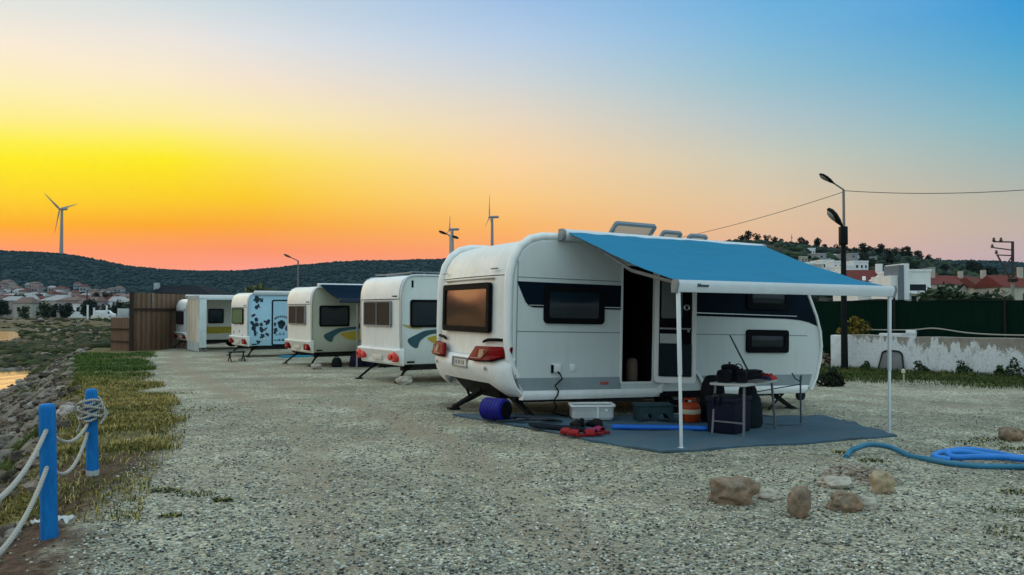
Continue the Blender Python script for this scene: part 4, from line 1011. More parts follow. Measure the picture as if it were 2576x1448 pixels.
MB().bar((.3, -2.8, .0), (.0, -2.8, .35), .02).build('wall_peg', ALU, aw5)
# ---- clutter beside the small caravans
def loc_of(t, a, b):
    p = t.matrix_basis @ Vector((a, b, 0)); return Vector((p.x, p.y, gz(p.x, p.y)))
def bag(label, p, s, m, name='bag', cat='bag', rot=0, strap=True):
    t = thing(name, label, cat, p, (0, 0, rot)); l = []
    for h, k in ((0, .9), (.1, 1.02), (.45, 1), (.8, .85), (.97, .55), (1.0, .3)):
        l.append([Vector((s[0] * k * (.5 * math.copysign(abs(math.cos(q * math.pi / 7)) ** .6, math.cos(q * math.pi / 7)) + .03 * noise.noise(Vector((q, h * 3, p.x)))), s[1] * k * .5 * math.copysign(abs(math.sin(q * math.pi / 7)) ** .6, math.sin(q * math.pi / 7)), s[2] * h)) for q in range(14)])
    MB().loft(l).build('bag_body', m, t, ang=60)
    if strap: MB().tube([(s[0] * .22 * math.cos(a), 0, s[2] * (.95 + .16 * math.sin(a))) for a in [math.pi * k / 8 for k in range(9)]], .012, 5).build('bag_handle', BLACK, t)
    return t
DKV = M('dark violet fabric', (.02, .014, .03), .8, 0, .3, 8); DKG = M('near black fabric', (.012, .014, .018), .85, 0, .3, 8)
bag('dark bag standing under the side of the beige caravan, nearest its rear steady', loc_of(t3, .62, -.35), (.3, .25, .28), DKG)
bag('dark violet bag beside the beige caravan, between the black bag and the bin', loc_of(t3, 1.15, -.55), (.38, .3, .42), DKV)
tb = thing('bin', 'tall dark bin standing by the door of the beige caravan', 'bin', loc_of(t3, 1.55, -.5))
MB().loft([[(s * x, s * y, h) for x, y in ((-.2, -.18), (.2, -.18), (.2, .18), (-.2, .18))] for s, h in ((.8, 0), (1, .75))]).build('bin_body', M('dark blue bin plastic', (.015, .014, .04), .5), tb, bevel=.02)
MB().box(-.23, .23, -.21, .21, .75, .82).build('bin_lid', BLACK, tb, bevel=.03)
tc_ = thing('camp_chair', 'dark folding camp chair beside the navy awning of the beige caravan', 'chair', loc_of(t3, 1.75, -1.25), (0, 0, 2.5))
mb = MB()
for s in (-.24, .24): mb.bar((s, -.22, 0), (s, .26, .48), .025); mb.bar((s, .22, 0), (s, -.24, .48), .025)
mb.build('chair_frame', STEEL, tc_); MB().box(-.26, .26, -.22, .24, .43, .46).build('seat', DKG, tc_, bevel=.01); MB().box(-.26, .26, .24, .28, .46, .9).build('backrest', DKG, tc_, bevel=.01)
IV3, IF3 = ico(4)
def stone(label, p, s, m, group=None, seed=0, name='rock', cat='rock', rz=0):
    V = []
    for q in IV3:
        d = Vector(q); k = Vector((seed * 3.7, seed * 1.3, 1))
        n_ = noise.noise(d * 1.1 + k) * .34 + noise.noise(d * 2.6 + k) * .20 + noise.noise(d * 6 + k) * .09 + noise.noise(d * 14 + k) * .045
        n_ -= .10 * max(0, noise.noise(d * 1.9 - k) * 2) ; c = d * (1 + n_); c.z = min(c.z, .78 + .15 * noise.noise(d * 2 + k)); V.append((c.x * s[0], c.y * s[1], c.z * s[2]))
    V = np.array(V); V[:, 2] -= V[:, 2].min() * .55
    ob = link(name, npmesh(name, V, IF3, m), None, True, 50); ob.location = p; ob.rotation_euler = (0, 0, rz); return tag(ob, label, cat, group)
ROCKM, rnt, rb = newmat('rough limestone')
_f = nz(rnt, 9, 9, .75); _g = nz(rnt, 3.5, 5, .6)
rnt.links.new(mixc(rnt, ramp(rnt, _g, [(.42, 0), (.62, 1)]), ramp(rnt, _f, [(.28, (.07, .05, .03)), (.5, (.22, .17, .12)), (.75, (.42, .36, .28))]), ramp(rnt, _f, [(.3, (.12, .07, .04)), (.6, (.32, .2, .12))])), rb.inputs['Base Color'])
rb.inputs['Roughness'].default_value = .9; bump(rnt, rb, _f, .8, .03)
PALEROCK = M('pale stone', (.40, .37, .31), .9, 0, .4, 9, .6, 25)
stone('pale stone on the gravel under the rear corner of the beige caravan', gp(797, 929), (.16, .12, .11), PALEROCK, 'chocks and blocks', 3)
stone('pale stone propped under the side of the white caravan behind the nearest one', gp(1015, 968), (.17, .13, .13), PALEROCK, 'chocks and blocks', 4)
stone('whitish stone on the gravel by the step of the light blue caravan', gp(611, 908), (.16, .12, .08), PALEROCK, 'chocks and blocks', 6)
sp = thing('step', 'small dark step below the rear corner of the light blue caravan', 'step', gp(595, 910), (0, 0, SROT))
MB().box(-.25, .25, -.18, .18, .3, .34).build('tread', STEEL, sp, bevel=.01)
for s in (-.22, .22): MB().bar((s, -.2, 0), (s, .05, .3), .03).bar((s, .2, 0), (s, -.05, .3), .03).build('leg', STEEL, sp)
bl = thing('mat', 'bright blue mat on the ground under the door of the light blue caravan', 'mat', loc_of(t4, 1.6, -.35), (0, 0, SROT))
mb = MB(); mb.prism(rect(-.55, .6, -.45, .2, .03), lambda p, q, d: Vector((p, q, d + .015 * math.sin(p * 6))), .005, .05); mb.build('mat_sheet', M('bright blue mat', (.02, .26, .42), .7, 0, .2, 5), bl)
# ------------------------------------------------------------------ ground mat and things under the awning
MATM = streaky('blue grey groundsheet', (.040, .095, .140), (.085, .11, .12), .9, .8, 0, (3, 3, 3))
def L2W(a, b):
    p = main_xyz(a, b); return Vector((p.x, p.y, gz(p.x, p.y)))
ang_main = MAINROT[2]
def build_mat():
    na, nb = 90, 72; vs = []; fs = []
    P = [(.30, -3.08), (4.22, -2.98), (4.95, -.95), (-.56, .95)]
    for off in (0, 1):
        for i in range(na + 1):
            for j in range(nb + 1):
                s, t = i / na, j / nb
                e0 = (P[0][0] + (P[1][0] - P[0][0]) * s, P[0][1] + (P[1][1] - P[0][1]) * s); e1 = (P[3][0] + (P[2][0] - P[3][0]) * s, P[3][1] + (P[2][1] - P[3][1]) * s)
                a = e0[0] + (e1[0] - e0[0]) * t; b = e0[1] + (e1[1] - e0[1]) * t
                ed = min(s, 1 - s, t, 1 - t)
                a += .06 * noise.noise(Vector((b * 1.2, 3, 0))) * (s < .05) + .05 * noise.noise(Vector((b * 2, 7, 0))) * (s > .95)
                b += .07 * noise.noise(Vector((a * 1.1, 0, 5))) * (t < .05)
                p = L2W(a, b)
                wr = .016 + .016 * noise.noise(Vector((a * 1.6, b * 2.2, 0))) + .014 * abs(noise.noise(Vector((a * 2.5 + b, b * 3.5, 1)))) + .006 * noise.noise(Vector((a * 7, b * 7, 1)))
                if ed < .03: wr += .03 * max(0, noise.noise(Vector((a * 1.7, b * 1.7, 8))))
                vs.append((p.x, p.y, p.z + max(.006, wr) + (.004 if off == 0 else -.02)))
    m_ = nb + 1; N = (na + 1) * m_
    for i in range(na):
        for j in range(nb):
            q = i * m_ + j; fs.append((q, q + m_, q + m_ + 1, q + 1))
    for i in range(na): q = i * m_; fs.append((q, N + q, N + q + m_, q + m_)); q += nb; fs.append((q, q + m_, N + q + m_, N + q))
    for j in range(nb): fs.append((j, j + 1, N + j + 1, N + j)); q = na * m_ + j; fs.append((q, N + q, N + q + 1, q + 1))
    o = MB().add(vs, fs).build('groundsheet', MATM, None, ang=60)
    # darker hem
    tag(o, 'blue grey groundsheet spread on the gravel under the blue awning', 'groundsheet')
build_mat()
UP = .03
def on_mat(u, v): p = gp(u, v); return p + Vector((0, 0, UP))
# blue drum lying by the rear steady
t = thing('water_drum', 'blue ribbed drum with a dark end lying by the rear corner of the nearest caravan', 'drum', on_mat(1246, 1066) + Vector((0, .1, .155)), (0, 0, R(-38)))
BL = M('deep blue plastic', (.006, .008, .17), .45, 0, .25, 5, spec=.2)
pr = [(.03, -.19), (.135, -.19), (.155, -.17)]
for k in range(6): x = -.15 + k * .055; pr += [(.158, x), (.148, x + .018), (.148, x + .03), (.158, x + .045)]
pr += [(.155, .17), (.13, .19), (.06, .192), (.055, .175), (.0, .172)]
MB().lathe([(0, -.19)] + pr, (0, 0, 0), 24, 'X').build('drum_body', BL, t, ang=50)
MB().lathe([(.0, .19), (.118, .192), (.124, .199), (.11, .203), (0, .198)], (0, 0, 0), 22, 'X').build('dark_hollow_disc', BLACK, t)  # black disc painted in for the shaded hollow of the open end
# tangled hose
def loose(label, pts, r, m, name='cable', cat='cable', n=6, part=None):
    P = []
    for i in range(len(pts) - 1):
        p0, p1, p2, p3 = [Vector(pts[max(0, min(len(pts) - 1, i + k))]) for k in (-1, 0, 1, 2)]
        for q in range(6):
            s = q / 6; P.append(.5 * ((2 * p1) + (p2 - p0) * s + (2 * p0 - 5 * p1 + 4 * p2 - p3) * s * s + (3 * p1 - p0 - 3 * p2 + p3) * s ** 3))
    P.append(Vector(pts[-1]))
    return tag(MB().tube(P, r, n).build(name, m, part, ang=80), label, cat)
pts = []
c0 = on_mat(1330, 1066)
for k in range(60):
    a = k * .62; rr = .16 + .07 * math.sin(k * 1.3); pts.append(c0 + Vector((rr * 1.8 * math.cos(a) + .004 * k - .1, rr * .9 * math.sin(a), .012 + .02 * (k % 5) / 2)))
loose('tangle of dark cable on the groundsheet edge beside the blue drum', pts, .011, M('dark slate cable', (.02, .025, .035), .6), 'cable_tangle', 'cable')
# plastic storage box
t = thing('storage_box', 'translucent plastic storage box under the caravan side beside the shoes', 'box', on_mat(1485, 1062) + Vector((.03, .15, 0)), (0, 0, R(3)))
pm, pnt, pb = newmat('milky plastic'); pb.inputs['Base Color'].default_value = (.62, .66, .66, 1); pb.inputs['Roughness'].default_value = .3; pb.inputs['Transmission Weight'].default_value = .35
MB().loft([[(s * x * .31, s * y * .2, h) for x, y in rect(-1, 1, -1, 1, .2)] for s, h in ((.9, 0), (.93, .02), (1, .2))] + [[(.97 * x * .31, .97 * y * .2, h) for x, y in rect(-1, 1, -1, 1, .2)] for h in (.2, .03)]).build('box_body', pm, t, ang=40)
MB().ring([(x * .325, y * .212) for x, y in rect(-1, 1, -1, 1, .2)], [(x * .29, y * .18) for x, y in rect(-1, 1, -1, 1, .2)], lambda p, q, d: Vector((p, q, d)), .19, .215).build('box_rim', TRIM, t)
MB().box(-.27, -.02, -.15, .15, .02, .15).build('box_contents', M('taupe cloth', (.24, .22, .19), .8), t, bevel=.02)
MB().box(.055, .075, -.205, -.19, .03, .2).lathe([(.0, -.208), (.018, -.208), (.018, -.19)], (.19, 0, .14), 8, 'Y').build('box_clip', TRIM, t)
# shoes and slippers
def shoe(label, p, rz, m, sole, group, L=.27, flat=False):
    t = thing('slipper' if flat else 'shoe', label, 'slipper' if flat else 'shoe', p, (0, 0, rz), group)
    P = [(-.5, .0, .16), (-.45, .13, .24), (-.2, .15, .27), (.05, .14, .26), (.3, .18, .28), (.45, .13, .26), (.5, .0, .2)]
    def outline(k, h): return [(x * L, y * L * k, h) for x, y, _ in P] + [(x * L, -y * L * k, h) for x, y, _ in P[::-1][1:-1]]
    MB().loft([outline(.95, 0), outline(1.02, .012), outline(1, .03)]).build('sole', sole, t, ang=50)
    if flat:
        l = []
        for i in range(9):
            a = math.pi * i / 8; l.append([(x, .05 * math.cos(a) * 1.05, .028 + .055 * math.sin(a) * hgt + th) for x, hgt in ((-.02, .9), (.05, 1.0), (.1, .75)) for th in (0,)] + [(x, .05 * math.cos(a), .02 + .055 * math.sin(a) * hgt) for x, hgt in ((.1, .7), (.05, .95), (-.02, .85))])
        MB().loft(l).build('strap', m, t, ang=60)
    else:
        l = []
        for x, w, h in ((-.5, .06, .10), (-.46, .13, .10), (-.3, .145, .11), (-.1, .14, .105), (.1, .15, .075), (.3, .165, .055), (.44, .12, .045), (.5, .03, .032)):
            l.append([(x * L, w * L * math.cos(a), .025 + (h - .025) * max(0, math.sin(a)) ** .7) for a in [math.pi * k / 8 for k in range(9)]])
        MB().loft(l).build('upper', m, t, ang=60)
        MB().lathe([(.0, 0), (.028, 0), (.032, .006), (.0, .008)], (-.3 * L, 0, .088), 10).build('collar', BLACK, t)
DS = M('black shoe leather', (.015, .015, .017), .5, 0, .3, 20); RS = M('red slipper rubber', (.27, .006, .010), .6, 0, .25, 12); PK = M('dark pink slipper rubber', (.24, .012, .07), .6, 0, .25, 12)
for u, v, r, l in ((1448, 1079, 1.9, 'dark shoe at the left in front of the plastic box'), (1462, 1076, 1.6, 'dark shoe in front of the plastic box, second from the left'), (1492, 1078, 2.2, 'dark shoe in front of the plastic box, third from the left'), (1508, 1079, 1.5, 'dark shoe at the right in front of the plastic box')):
    shoe(l, on_mat(u, v), r, DS, BLACK, 'shoes in front of the plastic box')
for u, v, r, m_, l in ((1432, 1099, 2.6, RS, 'red slipper at the left edge of the pile on the doormat'), (1452, 1103, 2.9, RS, 'red slipper lying second in the row in front of the dark shoes'), (1474, 1104, .2, RS, 'red slipper turned the other way in the middle of the row'), (1495, 1100, 2.7, PK, 'dark pink slipper beside the red ones'), (1513, 1095, 2.3, PK, 'dark pink slipper at the right end of the row, near the blue pole')):
    shoe(l, on_mat(u, v), r, m_, M('dark red sole', (.2, .01, .012), .6), 'slippers in front of the shoes', .26, True)
# doormat, blue pole, stool, gas bottle
dm = MB(); c = on_mat(1405, 1086)
dm.prism(rect(-.38, .36, -.16, .16, .02), lambda p, q, d: Vector((c.x + p * .93 - q * .25, c.y + p * -.32 + q * .9, c.z + d + .012 * math.sin(p * 11) + .01)), 0, .03)
tag(dm.build('doormat', M('black bristle mat', (.014, .018, .026), .95, 0, .4, 40, .8, 120)), 'black doormat on the groundsheet left of the red slippers', 'doormat')
pa, pb_ = on_mat(1540, 1086), on_mat(1838, 1091)
tag(MB().tube([pa + Vector((0, 0, .03)), pa.lerp(pb_, .5) + Vector((0, 0, .034)), pb_ + Vector((0, 0, .03))], .034, 10).build('tent_pole', M('bright blue tube', (.012, .13, .55), .4, 0, .12, 4)), 'straight bright blue pole lying across the groundsheet', 'pole')
t = thing('step_stool', 'low dark teal plastic step stool below the caravan door', 'stool', on_mat(1648, 1066) + Vector((0, .18, 0)), (0, 0, ang_main - .4))
TS = M('dark teal plastic', (.012, .042, .052), .5, 0, .2, 5)
MB().box(-.27, .27, -.17, .17, .20, .235).build('tread', TS, t, bevel=.015)
for y in (-.165, .165):
    arcs = [(-.26, 0), (-.2, 0)] + [(-.11 + .09 * math.cos(R(180 - 18 * k)), .11 * math.sin(R(180 - 18 * k))) for k in range(11)] + [(.02, 0)][:0] + [(.02, 0)] + [(.11 + .09 * math.cos(R(180 - 18 * k)), .11 * math.sin(R(180 - 18 * k))) for k in range(11)] + [(.26, 0), (.24, .2), (-.24, .2)]
    MB().prism(arcs, lambda p, q, d, y=y: Vector((p, y + d, q)), -.012, .012).build('side_panel', TS, t, smoothed=False)
for x in (-.25, .25): MB().box(x - .012, x + .012, -.15, .15, .0, .2).build('leg_panel', TS, t)
t = thing('gas_bottle', 'orange red gas bottle with a pale label beside the wheel', 'gas bottle', on_mat(1737, 1068) + Vector((.02, .12, 0)))
OR = M('orange red enamel', (.40, .05, .012), .5, 0, .4, 5)
t.scale = (1, 1, .74)
MB().lathe([(0, 0), (.12, 0), (.125, .02), (.125, .03), (.148, .05), (.15, .27), (.14, .32), (.10, .355), (.04, .365), (0, .365)], (0, 0, 0), 24).build('bottle_body', OR, t, ang=50)
MB().lathe([(.151, .15), (.1525, .155), (.1525, .235), (.151, .24)], (0, 0, 0), 24).build('label', M('cream label', (.55, .48, .36), .5), t)
MB().lathe([(.02, .36), (.03, .37), (.03, .42), (.0, .425)], (0, 0, 0), 10).tube([(.0, 0, .4), (.06, 0, .4)], .015, 6).build('valve', ALU, t)
MB().tube([(.085 * math.cos(k * math.pi / 10), .085 * math.sin(k * math.pi / 10), .43) for k in range(21)], .01, 6).bar((.085, 0, .34), (.085, 0, .43), .02).bar((-.085, 0, .34), (-.085, 0, .43), .02).build('collar_guard', OR, t)
# camping table with kit
TL = on_mat(1865, 1100); T2 = on_mat(1788, 1085)
TROT = ang_main + R(23)
t = thing('camping_table', 'folding camping table with pale top and thin grey legs', 'table', L2W(2.43, -2.02) + Vector((0, 0, UP)), (0, 0, TROT))
TW, TD, TH = 1.04, .50, .66
MB().prism(rect(-TW / 2, TW / 2, -TD / 2, TD / 2, .04), lambda p, q, d: Vector((p, q, d)), TH - .03, TH).build('tabletop', M('pale table top', (.42, .44, .42), .45, 0, .2, 3), t, bevel=.004)
for sx in (-1, 1):
    for sy in (-1, 1): MB().bar((sx * (TW / 2 - .1), sy * (TD / 2 - .05), TH - .03), (sx * (TW / 2 - .04), sy * (TD / 2 - .03), 0), .025).build('leg', M('grey tube', (.16, .18, .20), .45, .4), t)
    MB().bar((sx * (TW / 2 - .06), -TD / 2 + .04, .16), (sx * (TW / 2 - .06), TD / 2 - .04, .16), .02).build('leg_brace', M('grey tube', (.16, .18, .20), .45, .4), t)
TM = Matrix.Translation(t.location) @ Matrix.Rotation(TROT, 4, 'Z')
def ont(x, y): return TM @ Vector((x, y, TH + .001))
def pot(label, x, y, r, h, m, lid=True, name='cooking_pot', cat='pot', group='dark pots on the camping table'):
    t = thing(name, label, cat, ont(x, y), (0, 0, random.uniform(0, 6)), group)
    MB().lathe([(0, 0), (r * .9, 0), (r, .02), (r, h), (r * 1.05, h + .008), (r * .95, h + .008)], (0, 0, 0), 20).build('pot_body', m, t, ang=50)
    for s in (-1, 1): MB().tube([(s * r, -.03, h * .8), (s * (r + .035), -.025, h * .82), (s * (r + .035), .025, h * .82), (s * r, .03, h * .8)], .008, 5).build('pot_handle', BLACK, t)
    if lid: l = MB().lathe([(r * 1.03, h + .006), (r * .8, h + .03), (.02, h + .04), (.0, h + .04)], (0, 0, 0), 20).build('pot_lid', m, t); MB().lathe([(.0, h + .04), (.012, h + .045), (.02, h + .06), (.0, h + .07)], (0, 0, 0), 10).build('knob', BLACK, l)
DP = M('sooty black metal', (.014, .014, .018), .45, .3, .3, 12)
pot('squat black pot with lid near the left end of the camping table', -.36, .10, .10, .13, DP)
pot('taller black pot with lid, second from the left on the camping table', -.14, .14, .11, .19, DP)
pot('small black pot in front of the taller one on the camping table', -.25, -.08, .08, .12, DP)
t = thing('kettle', 'black kettle with a spout at the middle of the camping table', 'kettle', ont(.08, .12), (0, 0, 2.4))
MB().lathe([(0, 0), (.09, 0), (.1, .03), (.085, .11), (.04, .15), (.015, .155), (.02, .175), (0, .18)], (0, 0, 0), 18).build('kettle_body', DP, t, ang=50)
MB().tube([(.08, 0, .06), (.13, 0, .1), (.155, 0, .15)], [.02, .014, .01], 8).build('spout', DP, t); MB().tube([(.07 * math.cos(math.pi * k / 8), 0, .12 + .1 * math.sin(math.pi * k / 8)) for k in range(9)], .007, 5).build('handle', BLACK, t)
t = thing('toolbox', 'dark boxy case on the camping table under the thin rod', 'case', ont(.30, .08), (0, 0, .1))
MB().box(-.16, .16, -.1, .1, 0, .09).build('case_body', DP, t, bevel=.01); MB().box(-.165, .165, -.105, .105, .092, .13).build('case_lid', DP, t, bevel=.01); MB().tube([(-.05, -.1, .1), (-.05, -.13, .1), (.05, -.13, .1), (.05, -.1, .1)], .007, 5).build('handle', STEEL, t)
p = ont(.28, .08) + Vector((0, 0, .13))
tag(MB().tube([p, p + Vector((-.10, .05, .22)), p + Vector((-.22, .08, .47))], [.014, .013, .010], 7).build('rod', M('dark ribbed rod', (.03, .05, .05), .5)), 'thin dark rod leaning up from the camping table against the caravan side', 'rod')
def cloth(label, x, y, sx, sy, h, m, seed, group=None):
    n = 12; V = []; fs = []
    for off in (0, 1):
        for i in range(n + 1):
            for j in range(n + 1):
                a, b = i / n * 2 - 1, j / n * 2 - 1; r = max(abs(a), abs(b))
                z = 0 if off else h * (1 - r ** 3) * (.7 + .5 * noise.noise(Vector((a * 2.2, b * 2.2, seed)))) + .004
                V.append(TM @ Vector((x + a * sx * (1 + .12 * noise.noise(Vector((a, b, seed + 9)))), y + b * sy * (1 + .15 * noise.noise(Vector((b * 2, a, seed + 3)))), TH + .002 + max(0, z))))
    m_ = n + 1; N = m_ * m_
    for i in range(n):
        for j in range(n): q = i * m_ + j; fs += [(q, q + m_, q + m_ + 1, q + 1), (N + q, N + q + 1, N + q + m_ + 1, N + q + m_)]
    for i in range(n): fs += [(i, i + 1, N + i + 1, N + i), (n * m_ + i, N + n * m_ + i, N + n * m_ + i + 1, n * m_ + i + 1), (i * m_, N + i * m_, N + i * m_ + m_, i * m_ + m_), (i * m_ + n, i * m_ + m_ + n, N + i * m_ + m_ + n, N + i * m_ + n)]
    return tag(MB().add(V, fs).build('folded_cloth', m, None, ang=70), label, 'cloth', group)
REDC = M('red cloth', (.50, .03, .028), .75, 0, .3, 12); cloth('small red cloth behind the dark case on the camping table',   .40, -.10, .08, .08, .10, M('dark red cloth', (.22, .015, .02), .8, 0, .3, 12), 3); cloth('bright red cloth at the right end of the camping table',   .47, -.14, .10, .09, .09, REDC, 5)
cloth('dark blue cloth lying between the two red cloths on the camping table',   .33, -.16, .08, .07, .06, M('dark navy cloth', (.012, .014, .05), .8), 8); cloth('grey brown cloth at the front of the camping table', .02, -.16, .22, .11, .03, M('grey brown cloth', (.14, .12, .11), .85), 11)
# director chair and tall dark bag below and beside the table
t = thing('cool_box', 'dark navy cool box standing under the near end of the camping table', 'cool box', L2W(2.2, -1.98) + Vector((0, 0, UP)), (0, 0, TROT))
NV = M('navy plastic', (.006, .007, .022), .6, 0, .3, 6, spec=.2)
MB().loft([[(x * k, y * k, h) for x, y in rect(-.27, .27, -.2, .2, .04)] for h, k in ((0, .92), (.02, .95), (.40, 1))]).build('box_body', NV, t, ang=50)
MB().prism(rect(-.285, .285, -.215, .215, .05), lambda p, q, d: Vector((p, q, d)), .402, .47).build('box_lid', NV, t, bevel=.012)
MB().tube([(-.285, 0, .36), (-.30, -.05, .52), (-.30, .05, .52), (-.285, .06, .36)], .010, 5).build('carry_handle', BLACK, t)
bag('tall black bag leaning by the wheel, left of the camping table', L2W(2.74, -1.0) + Vector((0, 0, UP)), (.36, .3, .66), M('black nylon', (.012, .012, .014), .7, 0, .3, 8), rot=ang_main, strap=False)
bag('dark green grey bag under the right end of the camping table', L2W(2.75, -1.75) + Vector((0, 0, UP)), (.34, .3, .50), M('dark slate fabric', (.014, .022, .026), .85, 0, .3, 8), rot=.6)
bag('black rucksack standing behind the right leg of the table', L2W(3.0, -1.45) + Vector((0, 0, UP)), (.26, .26, .60), M('black nylon', (.012, .012, .014), .7, 0, .3, 8), rot=.2)
# bare chair frame on the sheet at right
t = thing('chair_frame', 'bare grey folding stand on the right part of the groundsheet', 'folding stand', L2W(3.6, -1.40) + Vector((0, 0, UP)), (0, 0, ang_main))
GT = M('blue grey tube', (.05, .085, .10), .5, .2)
MB().tube([(-.08, .42, .44), (-.08, .42, .0)], .012, 6).build('frame_leg', GT, t)
MB().tube([(.10, -.36, .70), (.10, -.36, .03), (.06, -.40, .014), (-.34, -.34, .014), (-.42, -.2, .014)], .014, 6).build('frame_leg', GT, t)
MB().tube([(.10, -.36, .62), (.06, -.30, .66), (.0, -.30, .74)], .010, 5).tube([(.10, -.36, .60), (.18, -.3, .64), (.22, -.26, .70)], .01, 5).tube([(-.08, .42, .44), (-.14, .36, .50)], .01, 5).tube([(-.08, .42, .40), (.10, -.36, .58)], .008, 5).build('cross_bar', GT, t)
# ------------------------------------------------------------------ foreground stones
stone('large brown boulder at the left of the loose stones on the gravel', gp(1843, 1262), (.185, .15, .14), ROCKM, 'loose stones on the gravel', 11, 'boulder', 'rock', .2)
stone('small pale flat stone right beside the large brown boulder', gp(1937, 1254), (.10, .08, .05), PALEROCK, 'loose stones on the gravel', 12)
stone('upright reddish brown stone standing on end in front of the others', gp(2010, 1300), (.095, .085, .16), ROCKM, 'loose stones on the gravel', 23, rz=.5)
stone('brown stone lying in front of the low gravel heap', gp(2126, 1284), (.14, .10, .10), ROCKM, 'loose stones on the gravel', 14, rz=.3)
stone('small whitish stone touching the right side of the brown stone', gp(2180, 1278), (.085, .06, .06), PALEROCK, 'loose stones on the gravel', 15)
stone('pale triangular stone on the right side of the low gravel heap', gp(2222, 1240), (.11, .09, .13), M('ochre stone', (.38, .30, .19), .9, 0, .4, 8, .6, 25), 'loose stones on the gravel', 37, rz=.4)
stone('dark brown stone at the far right edge beside the heap of weeds', gp(2543, 1108), (.15, .13, .12), ROCKM, None, 18)
stone('pale flattish stone half sunk in the gravel heap', gp(2105, 1225), (.16, .12, .06), PALEROCK, 'loose stones on the gravel', 19)
def heap(label, c, rx, ry, h, cols, n, name='gravel_heap', cat='gravel heap', s=.03):
    P = []; S = []; K = []
    for _ in range(n):
        a, r = random.uniform(0, 6.28), random.random() ** .6; x, y = r * rx * math.cos(a), r * ry * math.sin(a)
        X, Y = c.x + x, c.y + y; P.append((X, Y, gz(X, Y) + h * (1 - r * r) * random.uniform(.3, 1.02))); S.append(s * random.uniform(.4, 1.3)); K.append(random.choice(cols))
    V, Fc, C = clumps(np.array(P), np.array(S), np.array(K), .3, .7)
    o = link(name, npmesh(name, V, Fc, STONEM, C), None, True, 20); return tag(o, label, cat, kind='stuff')
STONEM = attrmat('loose stones', .9)
heap('low heap of brownish gravel among the loose stones', gp(2165, 1205), .34, .42, .12, [(.26, .22, .17), (.20, .17, .13), (.33, .30, .25)], 1500, s=.024)
# ------------------------------------------------------------------ hoses
HB = M('bright blue hose', (.02, .20, .62), .4, 0, .2, 3); HT = M('teal blue hose', (.03, .17, .28), .45, 0, .25, 3)
def gh(u, v, h=.03): p = gp(u, v); return p + Vector((0, 0, h))
def arched(u, v, vg): p = gp(u, vg); return at(u, v, p.y)
loose('teal blue hose arching over the gravel from its free end', [gh(2128, 1154, .02), gh(2138, 1146, .04), arched(2155, 1128, 1146), arched(2190, 1119, 1144), arched(2240, 1126, 1143), arched(2290, 1148, 1152), gh(2330, 1162), gh(2380, 1172), gh(2450, 1180), gh(2530, 1182), gh(2600, 1183), gh(2760, 1190)], .030, HT, 'hose', 'hose', 9)
loose('bright blue hose in flat loops at the right edge of the gravel', [gh(2392, 1170, .05), gh(2350, 1163, .06), gh(2372, 1154, .07), gh(2430, 1152, .09), gh(2490, 1156, .08), gh(2560, 1166, .06), gh(2640, 1174, .04), gh(2700, 1176), gh(2600, 1180, .09), gh(2500, 1172, .10), gh(2430, 1164, .11), gh(2385, 1163, .10), gh(2402, 1170, .08), gh(2470, 1174, .10), gh(2560, 1176, .1), gh(2650, 1180, .09), gh(2800, 1196, .03)], .034, HB, 'hose', 'hose', 9)
# ------------------------------------------------------------------ rope fence
def blue_post(label, p, h, r, lean, worn=False):
    t = thing('post', label, 'post', p, (0, 0, 0), 'blue rope fence posts')
    top = Vector((lean, .01, h))
    pr = [(-.12, 1.06), (0, 1.04), (.18, 1.0), (.5, .98), (.8, 1.0), (.96, 1.0), (.985, .93), (1.0, .7)]
    l = []
    for k, s in pr:
        c = top * k; l.append([(c.x + r * s * math.cos(a) * (1 + .05 * noise.noise(Vector((a, k * 3, p.x)))), c.y + r * s * math.sin(a), c.z) for a in [2 * math.pi * q / 16 for q in range(16)]])
    MB().loft(l).build('post_body', BLUEP, t, ang=50)
    if worn: MB().loft([[(c[0] * 1.05, c[1] * 1.05, z + .006 * math.sin(q * 2.3)) for q, c in enumerate([(r * 1.04 * math.cos(a), r * 1.04 * math.sin(a)) for a in [2 * math.pi * q / 16 for q in range(16)]])] for z in (-.02, .05)]).build('worn_foot', M('worn white paint', (.42, .44, .42), .7, 0, .4, 14), t)
    return t
P1, P2 = gp(124, 1352), gp(233, 1196); P1.z = gz(P1.x, P1.y); P0 = Vector((-2.30, 3.55, gz(-2.30, 3.55)))
blue_post('tall blue round post nearest the camera with white rag at its foot', P1, .93, .055, -.035)
blue_post('blue round post with white rope coiled round its top, further back', P2, .83, .055, -.03, True)
blue_post('blue round post at the near end of the rope fence, outside the left edge', P0, .93, .055, 0)
rm, rnt2, rb2 = newmat('white nylon rope'); w_ = rnt2.nodes.new('ShaderNodeTexWave'); w_.inputs['Scale'].default_value = 22; w_.inputs['Distortion'].default_value = 1.5
_tc = rnt2.nodes.new('ShaderNodeTexCoord'); rnt2.links.new(_tc.outputs['Object'], w_.inputs[0])
rnt2.links.new(ramp(rnt2, w_.outputs[1], [(.2, (.20, .19, .165)), (.7, (.55, .53, .47))]), rb2.inputs['Base Color']); rb2.inputs['Roughness'].default_value = .8; bump(rnt2, rb2, w_.outputs[1], .5, .01)
def sagline(p, q, sag, n=14): return [p.lerp(q, i / n) - Vector((0, 0, 4 * sag * (i / n) * (1 - i / n))) for i in range(n + 1)]
